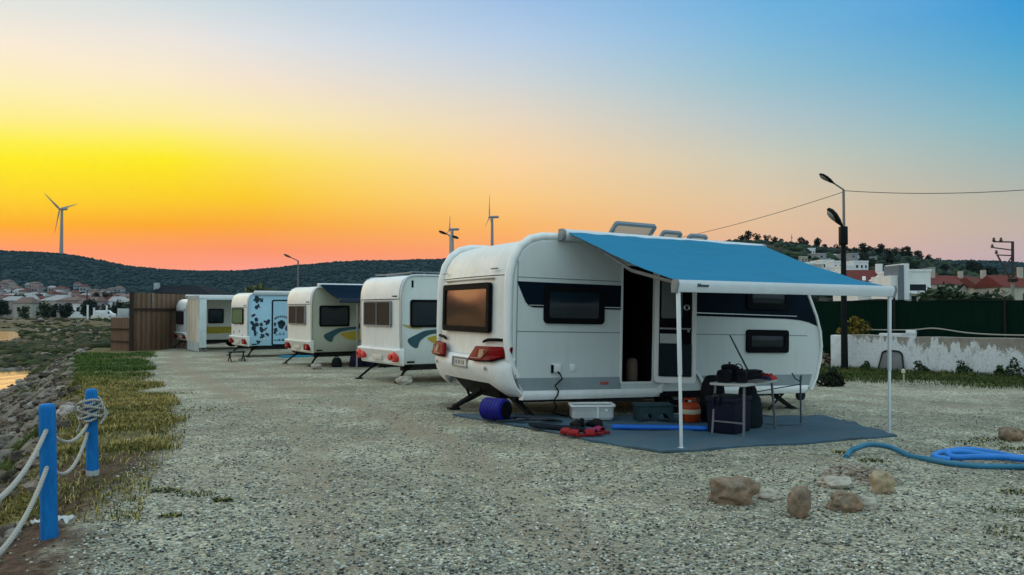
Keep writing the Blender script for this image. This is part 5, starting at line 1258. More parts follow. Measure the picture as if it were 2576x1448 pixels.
def rope_thing(label, h1, h2, sag1, sag2, coil):
    a = P0 + Vector((.0, 0, h1 - .03)); b = P1 + Vector((-.035 * h1 / .93, 0, h1)); c = P2 + Vector((-.03, -.05, h2))
    pts = sagline(a, b, sag1) + sagline(b, c, sag2)[1:]
    o = tag(MB().tube(pts, .0155, 8).build('rope', rm, None, ang=80), label, 'rope', 'fence ropes')
    if coil:
        pts = []; n = 150
        for k in range(n):
            an = k * 2 * math.pi / 16; z = .53 + .20 * k / n + .018 * math.sin(k * .9)
            rr = .072 + .022 * abs(math.sin(k * .37)) + (.03 if k % 23 < 5 else 0)
            pts.append(P2 + Vector((-.02 + rr * math.cos(an), rr * math.sin(an), z)))
        MB().tube(pts, .013, 6).build('rope_coil', rm, o, ang=80)
        MB().tube([P2 + Vector((-.09, -.03, .72)), P2 + Vector((-.17, -.02, .66)), P2 + Vector((-.15, .0, .56)), P2 + Vector((-.10, -.04, .50)), P2 + Vector((-.13, -.05, .42))], .012, 6).tube([P2 + Vector((.10, -.05, .7)), P2 + Vector((.15, -.03, .6)), P2 + Vector((.1, -.07, .5))], .012, 6).build('rope_end', rm, o, ang=80)
rope_thing('upper white rope of the fence, ending in a coil round the further blue post', .755, .50, .10, .13, True)
rope_thing('lower white rope hanging between the blue posts', .50, .41, .12, .19, False)
def rag(label, c, s, seed):
    n = 10; vs = []; fs = []
    for off in (0, .006):
        for i in range(n + 1):
            for j in range(n + 1):
                a, b = i / n * 2 - 1, j / n * 2 - 1; k = 1 + .5 * noise.noise(Vector((a * 1.5, b * 1.5, seed)))
                vs.append((c.x + a * s[0] * k, c.y + b * s[1] * k, c.z + .025 + s[2] * (.5 + noise.noise(Vector((a * 2, b * 2, seed + 4)))) - off))
    m_ = n + 1; N = m_ * m_
    for i in range(n):
        for j in range(n): q = i * m_ + j; fs += [(q, q + m_, q + m_ + 1, q + 1), (N + q, N + q + 1, N + q + m_ + 1, N + q + m_)]
    return tag(MB().add(vs, fs).build('rag', M('dirty white cloth', (.62, .62, .60), .8, 0, .2, 14), None, ang=80), label, 'rag')
rag('torn white rag on the soil just right of the nearest blue post', gp(158, 1322), (.07, .05, .05), 2)
rag('small white scrap on the soil just left of the nearest blue post', gp(98, 1326), (.04, .03, .03), 7)
# rocks along the bank
BANKROCK = M('weathered shore rock', (.17, .15, .125), .95, 0, .5, 4, .8, 14)
for i, (y, s, sz) in enumerate([(5.6, .9, .12), (6.4, 1.1, .10), (7.2, 1.5, .16), (8.3, .7, .14), (8.8, 1.7, .18), (9.6, 1.0, .24), (10.4, 2.2, .2), (11.2, 1.2, .22), (12.2, 2.4, .22), (13.0, .9, .26), (14.2, 1.9, .24), (15.2, 1.2, .22), (16.4, 2.8, .28), (17.2, .8, .22), (18.3, 1.8, .26), (19.5, 2.8, .25), (20.6, 1.2, .26), (22, 2.2, .3), (23.5, 3.4, .28), (25, 1.2, .26), (26.5, 2.6, .3), (28.5, 3.6, .3), (30.5, 1.8, .3), (6.9, .5, .08), (7.6, .55, .10), (10.0, 2.8, .2), (13.4, 3.2, .26), (14.8, .7, .18), (24.2, 2.9, .3), (27.5, 1.1, .26)]):
    x = interp(y, CREST) - s; stone('grey weathered rock lying on the stony bank below the grass', Vector((x, y, gz(x, y) - sz * .25)), (sz * random.uniform(.9, 1.5), sz * random.uniform(.8, 1.2), sz * random.uniform(.5, .8)), BANKROCK, 'rocks on the bank', 40 + i, rz=random.uniform(0, 6))
stone('pale pinkish rock directly left of the coiled blue post', gp(172, 1048) + Vector((0, 0, -.05)), (.2, .16, .15), M('pale pink rock', (.42, .37, .34), .9, 0, .4, 7, .7, 20), None, 90)
# ------------------------------------------------------------------ wall and fence on the right
WA = Vector((10.25, 25.5, 0)); WD = Vector((3.62, -3.1, 0)).normalized(); WN = Vector((-WD.y, WD.x, 0)); WN = WN if WN.y > 0 else -WN
def wl(s, d=0): p = WA + WD * s + WN * d; return Vector((p.x, p.y, gz(p.x, p.y)))
wmat, nt, b = newmat('peeling whitewashed wall')
tc = nt.nodes.new('ShaderNodeTexCoord'); sp_ = nt.nodes.new('ShaderNodeSeparateXYZ'); nt.links.new(tc.outputs['Object'], sp_.inputs[0])
st_ = nz(nt, 3.0, 8, .7, scaled(nt, (1.1, 1.1, .35))); fine = nz(nt, 14, 8, .75)
conc = ramp(nt, nz(nt, 2.5, 8, .7), [(.3, (.17, .155, .13)), (.5, (.26, .235, .20)), (.7, (.34, .31, .27))])
pnt_ = ramp(nt, fine, [(.3, (.48, .50, .50)), (.55, (.66, .69, .71)), (.8, (.76, .78, .78))])
def mth(op, x, y=None, z=None):
    n = nt.nodes.new('ShaderNodeMath'); n.operation = op
    for i, k in enumerate((x, y, z)):
        if k is None: continue
        if hasattr(k, 'links'): nt.links.new(k, n.inputs[i])
        else: n.inputs[i].default_value = k
    return n.outputs[0]
# paint survives low on the wall; its upper limit drops to the right
lim = mth('MULTIPLY_ADD', sp_.outputs[0], -.065, 1.10)
m1 = mth('SUBTRACT', lim, sp_.outputs[2]); m2 = mth('MULTIPLY_ADD', st_, 2.2, -1.1); m3 = mth('ADD', m1, m2); m4 = mth('MULTIPLY_ADD', fine, .5, -.25)
mask = ramp(nt, mth('ADD', m3, m4), [(.04, 0), (.16, 1)])
patch = ramp(nt, nz(nt, 1.7, 8, .75, scaled(nt, (1.2, 1, .5))), [(.34, 1), (.44, 0)])
c = mixc(nt, mask, conc, pnt_); c = mixc(nt, patch, c, (.30, .29, .25)); nt.links.new(c, b.inputs['Base Color']); b.inputs['Roughness'].default_value = .9
bump(nt, b, fine, .5, .02)
t = thing('boundary_wall', 'low whitewashed concrete wall with peeling paint along the right side of the yard', 'wall', wl(0), (0, 0, math.atan2(WD.y, WD.x)))
n = 40; Lw = 15; l = []
for i in range(n + 1):
    s = Lw * i / n; g = wl(s).z - wl(0).z; hgt = 1.03 + .02 * noise.noise(Vector((s * .8, 0, 0)))
    l.append([(s, 0, g - .3), (s, 0, g + hgt), (s, .24, g + hgt + .01), (s, .24, g - .3)])
MB().loft(l).build('wall_body', wmat, t, ang=30)
MB().box(-.42, -.01, -.06, .36, -.3, 1.02).build('end_pillar', M('white painted pillar', (.68, .70, .72), .8, 0, .25, 3, .4, 20), t, bevel=.03)
MB().box(1.0, 2.0, .02, .22, .99, 1.10).box(1.75, 2.0, .02, .22, 1.1, 1.2).build('wall_coping', M('white painted pillar', (.68, .70, .72), .8, 0, .25, 3, .4, 20), t, bevel=.015)
# dark panel leaning on the wall
p = wl(1.0, -.25)
hp = [(-.36, 0), (.40, 0), (.33, .52), (.26, .60), (.1, .63), (-.16, .62), (-.26, .56)]
t = thing('metal_cover', 'grey rounded metal cover leaning against the white wall', 'metal cover', wl(1.35, -.10), (R(-14), 0, math.atan2(WD.y, WD.x)))
P = rpoly(hp, .08, 4); MB().prism(P, lambda p, q, d: Vector((p, d, q)), -.05, .0).build('cover_plate', M('dull grey sheet metal', (.16, .165, .17), .6, .2, .25, 3), t, bevel=.01)
Q = [(x * .9, .02 + y * .9) for x, y in P]; MB().ring(P, Q, lambda p, q, d: Vector((p, d, q)), -.075, -.05).build('cover_rim', STEEL, t, ang=50)
# green screen fence behind the wall
fm, nt, b = newmat('dark green shade netting')
c = ramp(nt, nz(nt, 5, 6, .7, scaled(nt, (6, 6, .4))), [(.3, (.002, .010, .007)), (.55, (.004, .018, .012)), (.8, (.008, .028, .019))]); nt.links.new(c, b.inputs['Base Color']); b.inputs['Roughness'].default_value = .95; b.inputs['Specular IOR Level'].default_value = .02
t = thing('screen_fence', 'dark green netting fence standing behind the whitewashed wall', 'fence', wl(0, 1.3), (0, 0, math.atan2(WD.y, WD.x)))
l = []; n = 120
for i in range(n + 1):
    s = -9 + 26 * i / n; y = .05 * math.sin(s * 1.1) + .04 * noise.noise(Vector((s * .9, 0, 0))); top = 2.12 + .035 * math.sin(s * 2.4) + .03 * noise.noise(Vector((s, 4, 0))); g = wl(max(s, -2), 1.3).z - wl(0, 1.3).z
    l.append([(s, y, g - .1), (s, y + .03, g + 1.0), (s, y, g + top), (s, y + .025, g + top), (s, y + .055, g + 1.0), (s, y + .025, g - .1)])
MB().loft(l).build('netting', fm, t, ang=50)
for k in range(9):
    s = -7.9 + 3.0 * k; MB().tube([(s, -.06, -.2), (s, -.06, 2.2)], .035, 8).build('fence_post', STEEL, t)
MB().tube([(-9, -.04, 2.1)] + [(s, -.05, 2.1 + .02 * math.sin(s)) for s in range(-8, 17)], .012, 5).build('top_wire', STEEL, t)
loose('pale rope hanging slack along the foot of the green fence', [wl(s, 1.0) + Vector((0, 0, h)) for s, h in ((.2, 1.18), (1.6, 1.2), (2.3, 1.26), (3.2, 1.14), (4.2, 1.10), (5.2, 1.12), (6.0, 1.20), (6.6, 1.24))], .022, M('pale old rope', (.34, .33, .28), .8), 'slack_rope', 'rope')
# shrub with yellow foliage on the wall end
t = thing('yellow_shrub', 'yellowish shrub growing behind the end of the whitewashed wall', 'shrub', wl(.1, .5))
V, Fc, C = leaves(900, lumpy(1, [(0, 0, 1.05, .3), (.25, 0, 1.25, .26), (-.25, .05, 1.1, .25), (.05, 0, 1.42, .2), (.3, .1, 1.05, .2), (-.05, -.1, .9, .3)]), .075, [(.17, .12, .015), (.24, .17, .02), (.10, .085, .015), (.04, .05, .015)])
link('foliage', npmesh('foliage', V, Fc, LEAF, C), t, False); mb = MB()
for k in range(5): a = k * 1.3; mb.tube([(0, 0, -.1), (.06 * math.cos(a), .06 * math.sin(a), .6), (.25 * math.cos(a), .2 * math.sin(a), 1.2)], [.02, .015, .006], 5)
mb.build('stem', BARK, t)
heap('heap of brown rubble and earth left of the white wall end', wl(-1.5, .1), 1.25, .6, .75, [(.20, .16, .12), (.14, .11, .085), (.30, .26, .2), (.09, .07, .05)], 900, 'rubble', 'rubble', .085)
V, Fc, C = leaves(800, lumpy(1, [(0, 0, .25, .35), (.3, .1, .2, .3), (-.35, 0, .2, .3), (.05, 0, .55, .2)]), .09, [(.012, .02, .012), (.02, .03, .016)])
t = thing('bush', 'dark low bush at the front end of the nearest caravan', 'bush', Vector((7.55, 19.6, gz(7.55, 19.6)))); t.scale = (.55, .55, .62)
link('foliage', npmesh('foliage', V, Fc, LEAF, C), t, False); MB().tube([(0, 0, -.1), (0, 0, .4)], .02, 5).build('stem', BARK, t)
p = gp(2273, 965); t = thing('stake', 'short pale stake standing in the grass before the wall', 'stake', p)
MB().tube([(0, 0, -.1), (.01, 0, .3), (0, 0, .32)], [.02, .018, .012], 6).build('stake_rod', M('pale wood', (.42, .42, .30), .8), t); MB().lathe([(0, .24), (.05, .26), (.045, .34), (0, .36)], (0, 0, 0), 8).build('stake_head', M('pale yellow plastic', (.5, .5, .36), .6), t)
# weeds standing against the wall
for s, h in ((.7, .22), (3.3, .33), (4.2, .24), (4.55, .42), (5.7, .26), (2.2, .3)):
    t = thing('weed', 'dark green weed growing against the foot of the whitewashed wall', 'weed', wl(s, -.25), (0, 0, s), 'weeds along the wall')
    V, Fc, C = leaves(160, lumpy(1, [(0, 0, h * .4, h * .55), (.05, 0, h * .95, h * .35), (-.1, 0, h * .3, h * .5)]), .06, [(.02, .045, .015), (.03, .06, .02), (.015, .03, .012)])
    link('foliage', npmesh('foliage', V, Fc, LEAF, C), t, False); MB().tube([(0, 0, -.05), (0, 0, h)], .008, 4).build('stem', BARK, t)
# ------------------------------------------------------------------ lamps and poles
def lamp_head(mp, L, w, th, m):
    prs = []
    for x, k in ((0, .25), (.12, .4), (.3, .75), (.6, 1), (.85, .85), (1, .35)):
        prs.append([mp(x * L, w * k * math.cos(a), th * k * math.sin(a)) for a in [2 * math.pi * q / 12 for q in range(12)]])
    return MB().loft(prs)
DK = M('near black lamp metal', (.010, .012, .013), .5, 0, .2, 4); GREYPOLE = M('galvanised lamp pole', (.20, .20, .20), .55, .3, .15, 2)
def street_lamp(label, u, vb, vt, Y, ue, ve, r, head, m, mh, group, double=None, zb=None):
    top = at(u, vt, Y); p = Vector((top.x, Y, zb if zb is not None else gz(top.x, Y))); t = thing('street_lamp', label, 'street lamp', p, (0, 0, 0), group)
    H = top.z - p.z
    MB().tube([(0, 0, -.2), (0, 0, H * .5), (0, 0, H)], [r * 1.25, r, r * .8], 10).build('pole', m, t, ang=60)
    def arm(ue, ve, tail=0):
        e = at(ue, ve, Y) - top; d = e.normalized(); up = Vector((-d.z, 0, d.x)); up = up if up.z > 0 else -up
        s = e - d * head[0]
        MB().tube([(0, 0, H - .08), (0, 0, H + tail)] + [tuple(Vector((0, 0, H)) + s)], r * .55, 8).build('arm', m, t, ang=80)
        b0 = Vector((0, 0, H)) + s
        hd = lamp_head(lambda x, y, z: b0 + d * x + Vector((0, 1, 0)) * y + up * z, *head, mh).build('lamp_head', mh, t, ang=60)
        lamp_head(lambda x, y, z: b0 + d * (x * .62 + head[0] * .3) + Vector((0, 1, 0)) * y * .8 + up * (z * .6 - head[2] * .6), head[0], head[1], head[2], mh).build('lens', M('lamp lens', (.25, .26, .25), .2), hd, ang=60)
    arm(ue, ve)
    if double: arm(*double)
    return t, top
tN, topN = street_lamp('black street lamp with a drooping head, the nearer of the two poles in line', 2121, 908, 572, 25.0, 2083, 525, .085, (.70, .16, .11), DK, DK, None)
MB().box(-.11, .11, -.11, .11, (topN.z - tN.location.z) - .55, (topN.z - tN.location.z) + .02).build('sleeve', DK, tN, bevel=.03)
tF, topF = street_lamp('tall thin grey street lamp standing behind the black one, with wires at its top', 2122, 800, 478, 46, 2062, 438, .085, (1.0, .26, .12), GREYPOLE, DK, None)
D60 = 62
tD, topD = street_lamp('double armed pale street lamp beyond the roof of the nearest caravan', 1135, 760, 594, D60, 1104, 582, .17, (.75, .16, .1), M('pale concrete pole', (.42, .40, .38), .7, 0, .15, 1), DK, None, (1154, 600))
street_lamp('thin street lamp over the navy awning of the beige caravan', 750, 770, 657, 60, 714, 640, .07, (.7, .15, .08), M('grey brown lamp pole', (.16, .15, .14), .6, 0, .1, 2), M('brown lamp metal', (.12, .07, .04), .6), None)
# utility pole at the right edge
pt = at(2546, 608, 62); pb_ = Vector((pt.x, 62, gz(pt.x, 62)))
t = thing('utility_pole', 'concrete utility pole with a one sided cross arm at the right edge', 'utility pole', pb_)
H = pt.z - pb_.z; k = 62 / F
MB().tube([(-.09, 0, -.2), (0, 0, H * .6)], [.15, .12], 8).build('pole', M('weathered concrete pole', (.24, .235, .22), .85, 0, .2, 2), t)
MB().tube([(0, 0, H * .6), (.04, 0, H)], [.12, .10], 8).build('pole_top', M('brown steel pole', (.05, .035, .035), .7), t)
mb = MB(); mb.bar((.1, 0, H - .05), (-48 * k, 0, H - .02), .10).bar((0, 0, H - 22 * k), (-46 * k, 0, H - 16 * k), .08).bar((-.0, 0, H - 36 * k), (-40 * k, 0, H - 34 * k), .08).bar((-38 * k, 0, H - 34 * k), (-4 * k, 0, H - 98 * k), .09).bar((-18 * k, 0, H - 62 * k), (-2 * k, 0, H - 40 * k), .07)
mb.build('cross_arm', M('brown steel pole', (.05, .035, .035), .7), t)
for x, z in ((-46, 2), (-28, 2), (-50, -15), (-40, -30)): MB().lathe([(0, 0), (.09, 0), (.13, .1), (.07, .16), (.1, .24), (0, .3)], (x * k, 0, H + z * k - .05), 8).build('insulator', M('brown insulator', (.10, .06, .05), .3), t)
MB().box(-.24, .24, -.24, .24, H - 102 * k, H - 94 * k).build('pole_collar', STEEL, t)
# wires
def wire(label, p, q, sag, r=.02):
    p, q = Vector(p), Vector(q); tag(MB().tube([p.lerp(q, i / 24) - Vector((0, 0, 4 * sag * (i / 24) * (1 - i / 24))) for i in range(25)], r, 5).build('wire', M('dull wire', (.20, .19, .17), .6)), label, 'wire', 'overhead wires')
wire('overhead wire running right from the top of the tall grey street lamp', topF + Vector((0, 0, -.05)), at(2660, 472, 40), .22, .022)
wire('overhead wire sloping down left from the tall grey street lamp towards the caravan roof', topF + Vector((0, 0, -.12)), at(1640, 612, 64), .25, .02)
# ------------------------------------------------------------------ reed fence and shed at left
zR = gz(-15.5, 36)
REED, nt, b = newmat('weathered reed boards')
w = nt.nodes.new('ShaderNodeTexWave'); w.inputs['Scale'].default_value = 5; w.inputs['Distortion'].default_value = 2.5; w.inputs['Detail'].default_value = 3
nt.links.new(scaled(nt, (1, 1, .04)), w.inputs[0]); g_ = nz(nt, 5, 7, .7, scaled(nt, (4, 4, .25)))
c = mixc(nt, .5, ramp(nt, w.outputs[1], [(.1, (.055, .026, .013)), (.5, (.15, .08, .043)), (.9, (.21, .125, .075))]), ramp(nt, g_, [(.3, (.075, .032, .017)), (.5, (.17, .095, .055)), (.7, (.25, .16, .10))])); nt.links.new(c, b.inputs['Base Color']); b.inputs['Roughness'].default_value = .9; bump(nt, b, w.outputs[1], .5, .02)
xa, xb = (330 - 1288) / F * 36, (505 - 1288) / F * 41.6
t = thing('reed_fence', 'tall brown board fence with a dark corner post beside the last caravan', 'fence', (xa, 36, zR))
ux, uy = xb - xa, 5.6; Lf = math.hypot(ux, uy); aF = math.atan2(uy, ux)
FM = lambda s, d, h: Vector((s * math.cos(aF) + d * math.sin(aF), s * math.sin(aF) - d * math.cos(aF), h))
topz = at(330, 737, 36).z - zR
def boards(s0, s1, h0, h1, nm, n, amp=.02):
    l = []
    for i in range(n * 2 + 1):
        s = s0 + (s1 - s0) * i / (n * 2); d = amp * (i % 2) + .01 * noise.noise(Vector((s * 3, 0, 0))); tp = h1 + .03 * noise.noise(Vector((s * 4, 1, 0)))
        l.append([FM(s, d, h0), FM(s, d, tp), FM(s, d - .06, tp), FM(s, d - .06, h0)])
    return MB().loft(l).build(nm, REED, t, ang=20)
midz = topz - .74
boards(.05, Lf, midz + .06, topz, 'upper_boards', 16); boards(.05, Lf, -.3, midz - .02, 'lower_boards', 22)
MB().bar(FM(0, .05, midz + .02), FM(Lf, .05, midz + .02), .08, .09).build('rail', M('dark brown timber', (.035, .022, .015), .8, 0, .3, 5), t)
MB().bar(FM(0, .03, -.3), FM(0, .03, topz + .03), .14).build('fence_post', M('dark brown timber', (.035, .022, .015), .8, 0, .3, 5), t)
MB().bar(FM(1.55, .05, midz), FM(1.5, .05, topz), .03).bar(FM(1.6, .05, midz + .4), FM(1.5, .05, topz - .1), .02).build('hanging_cord', M('pale old rope', (.34, .33, .28), .8), t)
t = thing('side_fence', 'lower brown board panel left of the tall board fence', 'fence', (xa - .04, 36.3, zR))
z1 = at(310, 800, 37).z - zR; x0 = (290 - 1288) / F * 37.5 - xa
MB().loft([[(x, y, -.5), (x, y, z1 + .02 * math.sin(x * 9)), (x, y + .06, z1 + .02 * math.sin(x * 9)), (x, y + .06, -.5)] for x, y in [(x0 + (-.1 - x0) * i / 8, .9 - .9 * i / 8 + .03 * (i % 2)) for i in range(9)]]).build('boards', REED, t, ang=20)
for h in (.4, .95): MB().bar((x0, .86, h), (-.1, -.04, h), .05).build('rail', M('dark brown timber', (.035, .022, .015), .8, 0, .3, 5), t)
z2_ = at(310, 777, 38.5).z; zb = at(310, 799, 38.5).z; xl, xr = (296 - 1288) / F * 38.5, (325 - 1288) / F * 38.5
t = thing('signboard', 'pale grey signboard standing above the lower board panel', 'signboard', (xl, 38.5, gz(xl, 38.5)))
MB().box(0, xr - xl, -.03, .03, zb - t.location.z, z2_ - t.location.z).build('board', M('pale grey board', (.46, .50, .50), .6, 0, .2, 3), t, bevel=.01)
for x in (.08, xr - xl - .08): MB().bar((x, .05, -.3), (x, .05, z2_ - t.location.z - .05), .05).build('post', GREYP, t)
# shed with a dark roof behind the board fence
Ys = 44; zs = gz(-17, Ys); xl, xr = (374 - 1288) / F * Ys, (520 - 1288) / F * Ys; e = at(400, 737, Ys).z - zs; r_ = at(400, 716, Ys).z - zs
t = thing('shed', 'shed with a dark hipped roof and grey flue behind the tall board fence', 'shed', ((xl + xr) / 2, Ys, zs)); w2 = (xr - xl) / 2
MB().box(-w2 + .2, w2 - .2, .3, 4, -.3, e).build('wall', M('dark brown timber', (.035, .022, .015), .8, 0, .3, 5), t)
MB().add([(-w2, 0, e), (w2 + .3, 0, e - .12), (w2 + .3, 4.4, e - .12), (-w2, 4.4, e), (-w2 + .25, 1.2, r_), (w2 - 1.1, 1.5, r_ - .02), (w2 - 1.1, 2.9, r_ - .02), (-w2 + .25, 3.2, r_)], [(0, 1, 5, 4), (1, 2, 6, 5), (2, 3, 7, 6), (3, 0, 4, 7), (4, 5, 6, 7), (0, 3, 2, 1)]).build('roof', M('dark bitumen roof', (.012, .016, .022), .8, 0, .4, 2), t, smoothed=False)
MB().box(-w2 + .0, -w2 + .24, .6, .84, e - .2, r_ + .1).build('flue', M('pale flue', (.38, .42, .44), .6), t)
# small tree and a stack of poles behind the light blue caravan
Yt = 52; x = (650 - 1288) / F * Yt; tree((x, Yt, gz(x, Yt)), .72, [crown_mesh('crown', 4.0, 3.2, 420, .3, [(.06, .085, .03), (.09, .11, .045), (.04, .06, .03)], 8, .45)], 'small olive green tree showing above the light blue caravan', None)
# ------------------------------------------------------------------ houses
RED_ROOFS = [M('red roof tiles', (.14, .025, .018), .85, 0, .4, 2.5, .5, 9), M('brown red roof tiles', (.12, .035, .025), .85, 0, .4, 2, .5, 9)]
HW = [M('white rendered wall', (.72, .75, .76), .85, 0, .12, .8), M('cream rendered wall', (.44, .42, .36), .85, 0, .15, .8), M('grey rendered wall', (.30, .31, .32), .85, 0, .15, .8), M('mauve rendered wall', (.32, .27, .27), .85, 0, .15, .8)]
DW_ = M('dark window opening', (.02, .024, .03), .3, 0, .3, 2)
def house(name, label, u0, u1, vb, ve, vr, Y, wall, roof=None, depth=7, wins=(), rot=0, group=None, hip=False, flat=False, cat='house', chim=None):
    p0 = at(u0, vb, Y); p1 = at(u1, vb, Y); W = p1.x - p0.x; he = at(u0, ve, Y).z - p0.z; hr = at(u0, vr, Y).z - p0.z
    t = thing(name, label, cat, ((p0.x + p1.x) / 2, Y, p0.z), (0, 0, rot), group)
    MB().box(-W / 2, W / 2, 0, depth, -4, he).build('wall', wall, t, smoothed=False)
    if roof and not flat:
        o_ = .3; i_ = W * .25 if hip else 0
        MB().add([(-W / 2 - o_, -o_, he - .02), (W / 2 + o_, -o_, he - .02), (W / 2 + o_, depth + o_, he - .02), (-W / 2 - o_, depth + o_, he - .02), (-W / 2 - o_ + i_, depth / 2, hr), (W / 2 + o_ - i_, depth / 2, hr)], [(0, 1, 5, 4), (1, 2, 5), (2, 3, 4, 5), (3, 0, 4), (0, 3, 2, 1)]).build('roof', roof, t, smoothed=False)
    elif flat: MB().ring(rect(-W / 2 - .1, W / 2 + .1, -.1, depth + .1, .02, 1), rect(-W / 2 + .2, W / 2 - .2, .2, depth - .2, .02, 1), lambda p, q, d: Vector((p, q, d)), he + .002, he + .35).build('parapet', wall, t, smoothed=False)
    for fx0, fx1, fz0, fz1 in wins:
        f = MB().ring(rect(-W / 2 + fx0 * W, -W / 2 + fx1 * W, fz0 * he, fz1 * he, .01, 1), rect(-W / 2 + fx0 * W + .06, -W / 2 + fx1 * W - .06, fz0 * he + .06, fz1 * he - .06, .01, 1), lambda p, q, d: Vector((p, -d, q)), -.01, .05).build('window', wall, t, smoothed=False)
        MB().box(-W / 2 + fx0 * W + .05, -W / 2 + fx1 * W - .05, -.012, .02, fz0 * he + .05, fz1 * he - .05).build('pane', DW_, f, smoothed=False)
    if chim: cx, cw, h0, h1 = chim; MB().box(cx * W, cx * W + cw, depth * .35, depth * .35 + cw, h0, h1).build('chimney', wall, t, smoothed=False)
    return t, W, he
# modern white house with grey tower, beyond the green fence
Y = 118
t, W, he = house('modern_house', 'modern white flat roofed house with a long dark window, beyond the green fence', 2282, 2342, 775, 684, 684, Y, HW[0], None, 9, [(.10, .82, .46, .66), (.16, .42, .02, .34), (.55, .80, .02, .34)], flat=True)
MB().box(-W / 2 + .2, W / 2 - .4, -1.3, -.02, he * .385, he * .42).build('balcony', HW[0], t, smoothed=False)
k = Y / F
def blk(par, u0, u1, v0, v1, y0, y1, m, name):
    o_ = par.location; MB().box((u0 - 1288) * k - o_.x, (u1 - 1288) * k - o_.x, y0, y1, at(u0, v1, Y).z - o_.z, at(u0, v0, Y).z - o_.z).build(name, m, par, smoothed=False)
blk(t, 2238, 2256, 694, 780, -.4, 6, HW[0], 'side_wing'); blk(t, 2256, 2268, 668, 780, -.8, 4, M('blue grey render', (.13, .16, .20), .8, 0, .15, 1), 'tower'); blk(t, 2268, 2283, 664, 780, -.6, 5, HW[0], 'tower'); blk(t, 2290, 2308, 676, 686, 3, 6, RED_ROOFS[0], 'roof_tank')
t, W, he = house('red_roof_house', 'house with steep dark red roof and white bands left of the modern white house', 2160, 2246, 780, 722, 676, 126, HW[0], RED_ROOFS[0], 10, [], chim=(.36, .8, 3.5, 7.2))
k2 = 126 / F
for (ua, va, ub, vb_) in ((2198, 712, 2252, 686), (2182, 700, 2192, 716)):
    q0, q1 = at(ua, va, 125.2) - t.location, at(ub, vb_, 125.2) - t.location; MB().bar(q0 + Vector((0, 1.2, 0)), q1 + Vector((0, 2.6, 0)), .5, .75).build('white_band', HW[0], t)
for i, (u0, u1, ve, vr, Yh, rf, lab) in enumerate([(2345, 2420, 715, 691, 140, 0, 'long low house with red tiled roof directly right of the modern white house'), (2418, 2470, 717, 692, 150, 0, 'low red roofed house in the middle of the row beyond the green fence'), (2466, 2530, 722, 694, 146, 1, 'brownish roofed house beside the utility pole'), (2528, 2640, 722, 690, 135, 0, 'red roofed house at the far right edge behind the utility pole')]):
    house('long_house', lab, u0, u1, 775, ve, vr, Yh, HW[1], RED_ROOFS[rf], 9, [(.1, .22, .3, .7), (.4, .55, .3, .7), (.72, .86, .3, .7)], chim=(-.2 + .1 * i, .7, 3.2, 6.8))
# white villas on the hillside at right
for i, (u0, u1, vb, ve, Yh, w, wins) in enumerate([
    (2030, 2052, 690, 663, 205, 0, [(.15, .5, .3, .75), (.65, .85, .3, .7)]), (2050, 2070, 696, 668, 200, 1, [(.2, .45, .4, .8)]), (2068, 2098, 694, 657, 210, 0, [(.1, .28, .55, .8), (.5, .72, .55, .8), (.2, .4, .1, .35), (.6, .8, .1, .35)]), (2096, 2124, 700, 660, 200, 0, [(.15, .35, .6, .82), (.55, .8, .6, .82), (.3, .6, .1, .4)]),
    (2125, 2150, 702, 672, 190, 0, [(.2, .5, .4, .75), (.65, .85, .4, .75)]), (2148, 2186, 700, 660, 205, 0, [(.1, .3, .62, .82), (.45, .62, .62, .82), (.74, .9, .62, .82), (.2, .6, .1, .42)]), (2074, 2100, 712, 690, 185, 0, [(.3, .6, .3, .7)]), (2140, 2160, 652, 640, 250, 2, [(.2, .5, .3, .7)]), (2056, 2080, 652, 640, 255, 2, [(.3, .6, .3, .7)]), (2340, 2352, 688, 676, 240, 2, [(.2, .6, .3, .7)])]):
    labs = ['white villa at the left end of the hillside group, just above the awning', 'cream villa between two white ones above the awning edge', 'large white villa with four windows left of the black street lamp', 'white villa directly behind the black street lamp pole', 'white villa just right of the black street lamp', 'wide white villa at the right end of the hillside group', 'low white villa below the others on the hillside', 'greyish house high on the hill right of the lamp', 'greyish house high on the hill left of the lamp', 'small grey house on the wooded slope above the red roofs']
    house('hillside_villa', labs[i], u0, u1, vb, ve, ve, Yh, HW[w], None, 7, wins, random.uniform(-.25, .25), 'villas on the near hill', flat=True)
for i in range(12):
    u = 2000 + 190 * i / 11 + random.uniform(-8, 8); Yh = random.uniform(225, 275); x = (u - 1288) / F * Yh; z = hill_z_near(u, Yh); v0 = HZ - (z - 1.6) * F / Yh + 3; hw = random.uniform(8, 13)
    house('hillside_villa', 'small villa among the bushes high on the near hill above the white villas', u - hw, u + hw, v0, v0 - random.uniform(11, 17), 0, Yh, HW[[0, 1, 2][i % 3]], None, 6, [(.15, .4, .35, .75), (.6, .85, .35, .75)], random.uniform(-.4, .4), 'villas on the near hill', flat=True)
for i in range(16):
    u = 2175 + 400 * i / 15 + random.uniform(-9, 9); Yh = random.uniform(150, 200); x = (u - 1288) / F * Yh; z = max(hill_z_near(u, Yh), gz(x, Yh)); v0 = HZ - (z - 1.6) * F / Yh + 2; hw = random.uniform(14, 22); he_ = random.uniform(34, 50)
    house('hill_house', 'pale house with red tiled roof in the rows at the foot of the near hill', u - hw, u + hw, v0, v0 - he_, v0 - he_ - random.uniform(12, 20), Yh, HW[[0, 1, 2, 3][i % 4]], RED_ROOFS[i % 2], 7, [(.12, .3, .5, .75), (.42, .6, .5, .75), (.7, .88, .5, .75)], random.uniform(-.3, .3), 'houses at the foot of the near hill')
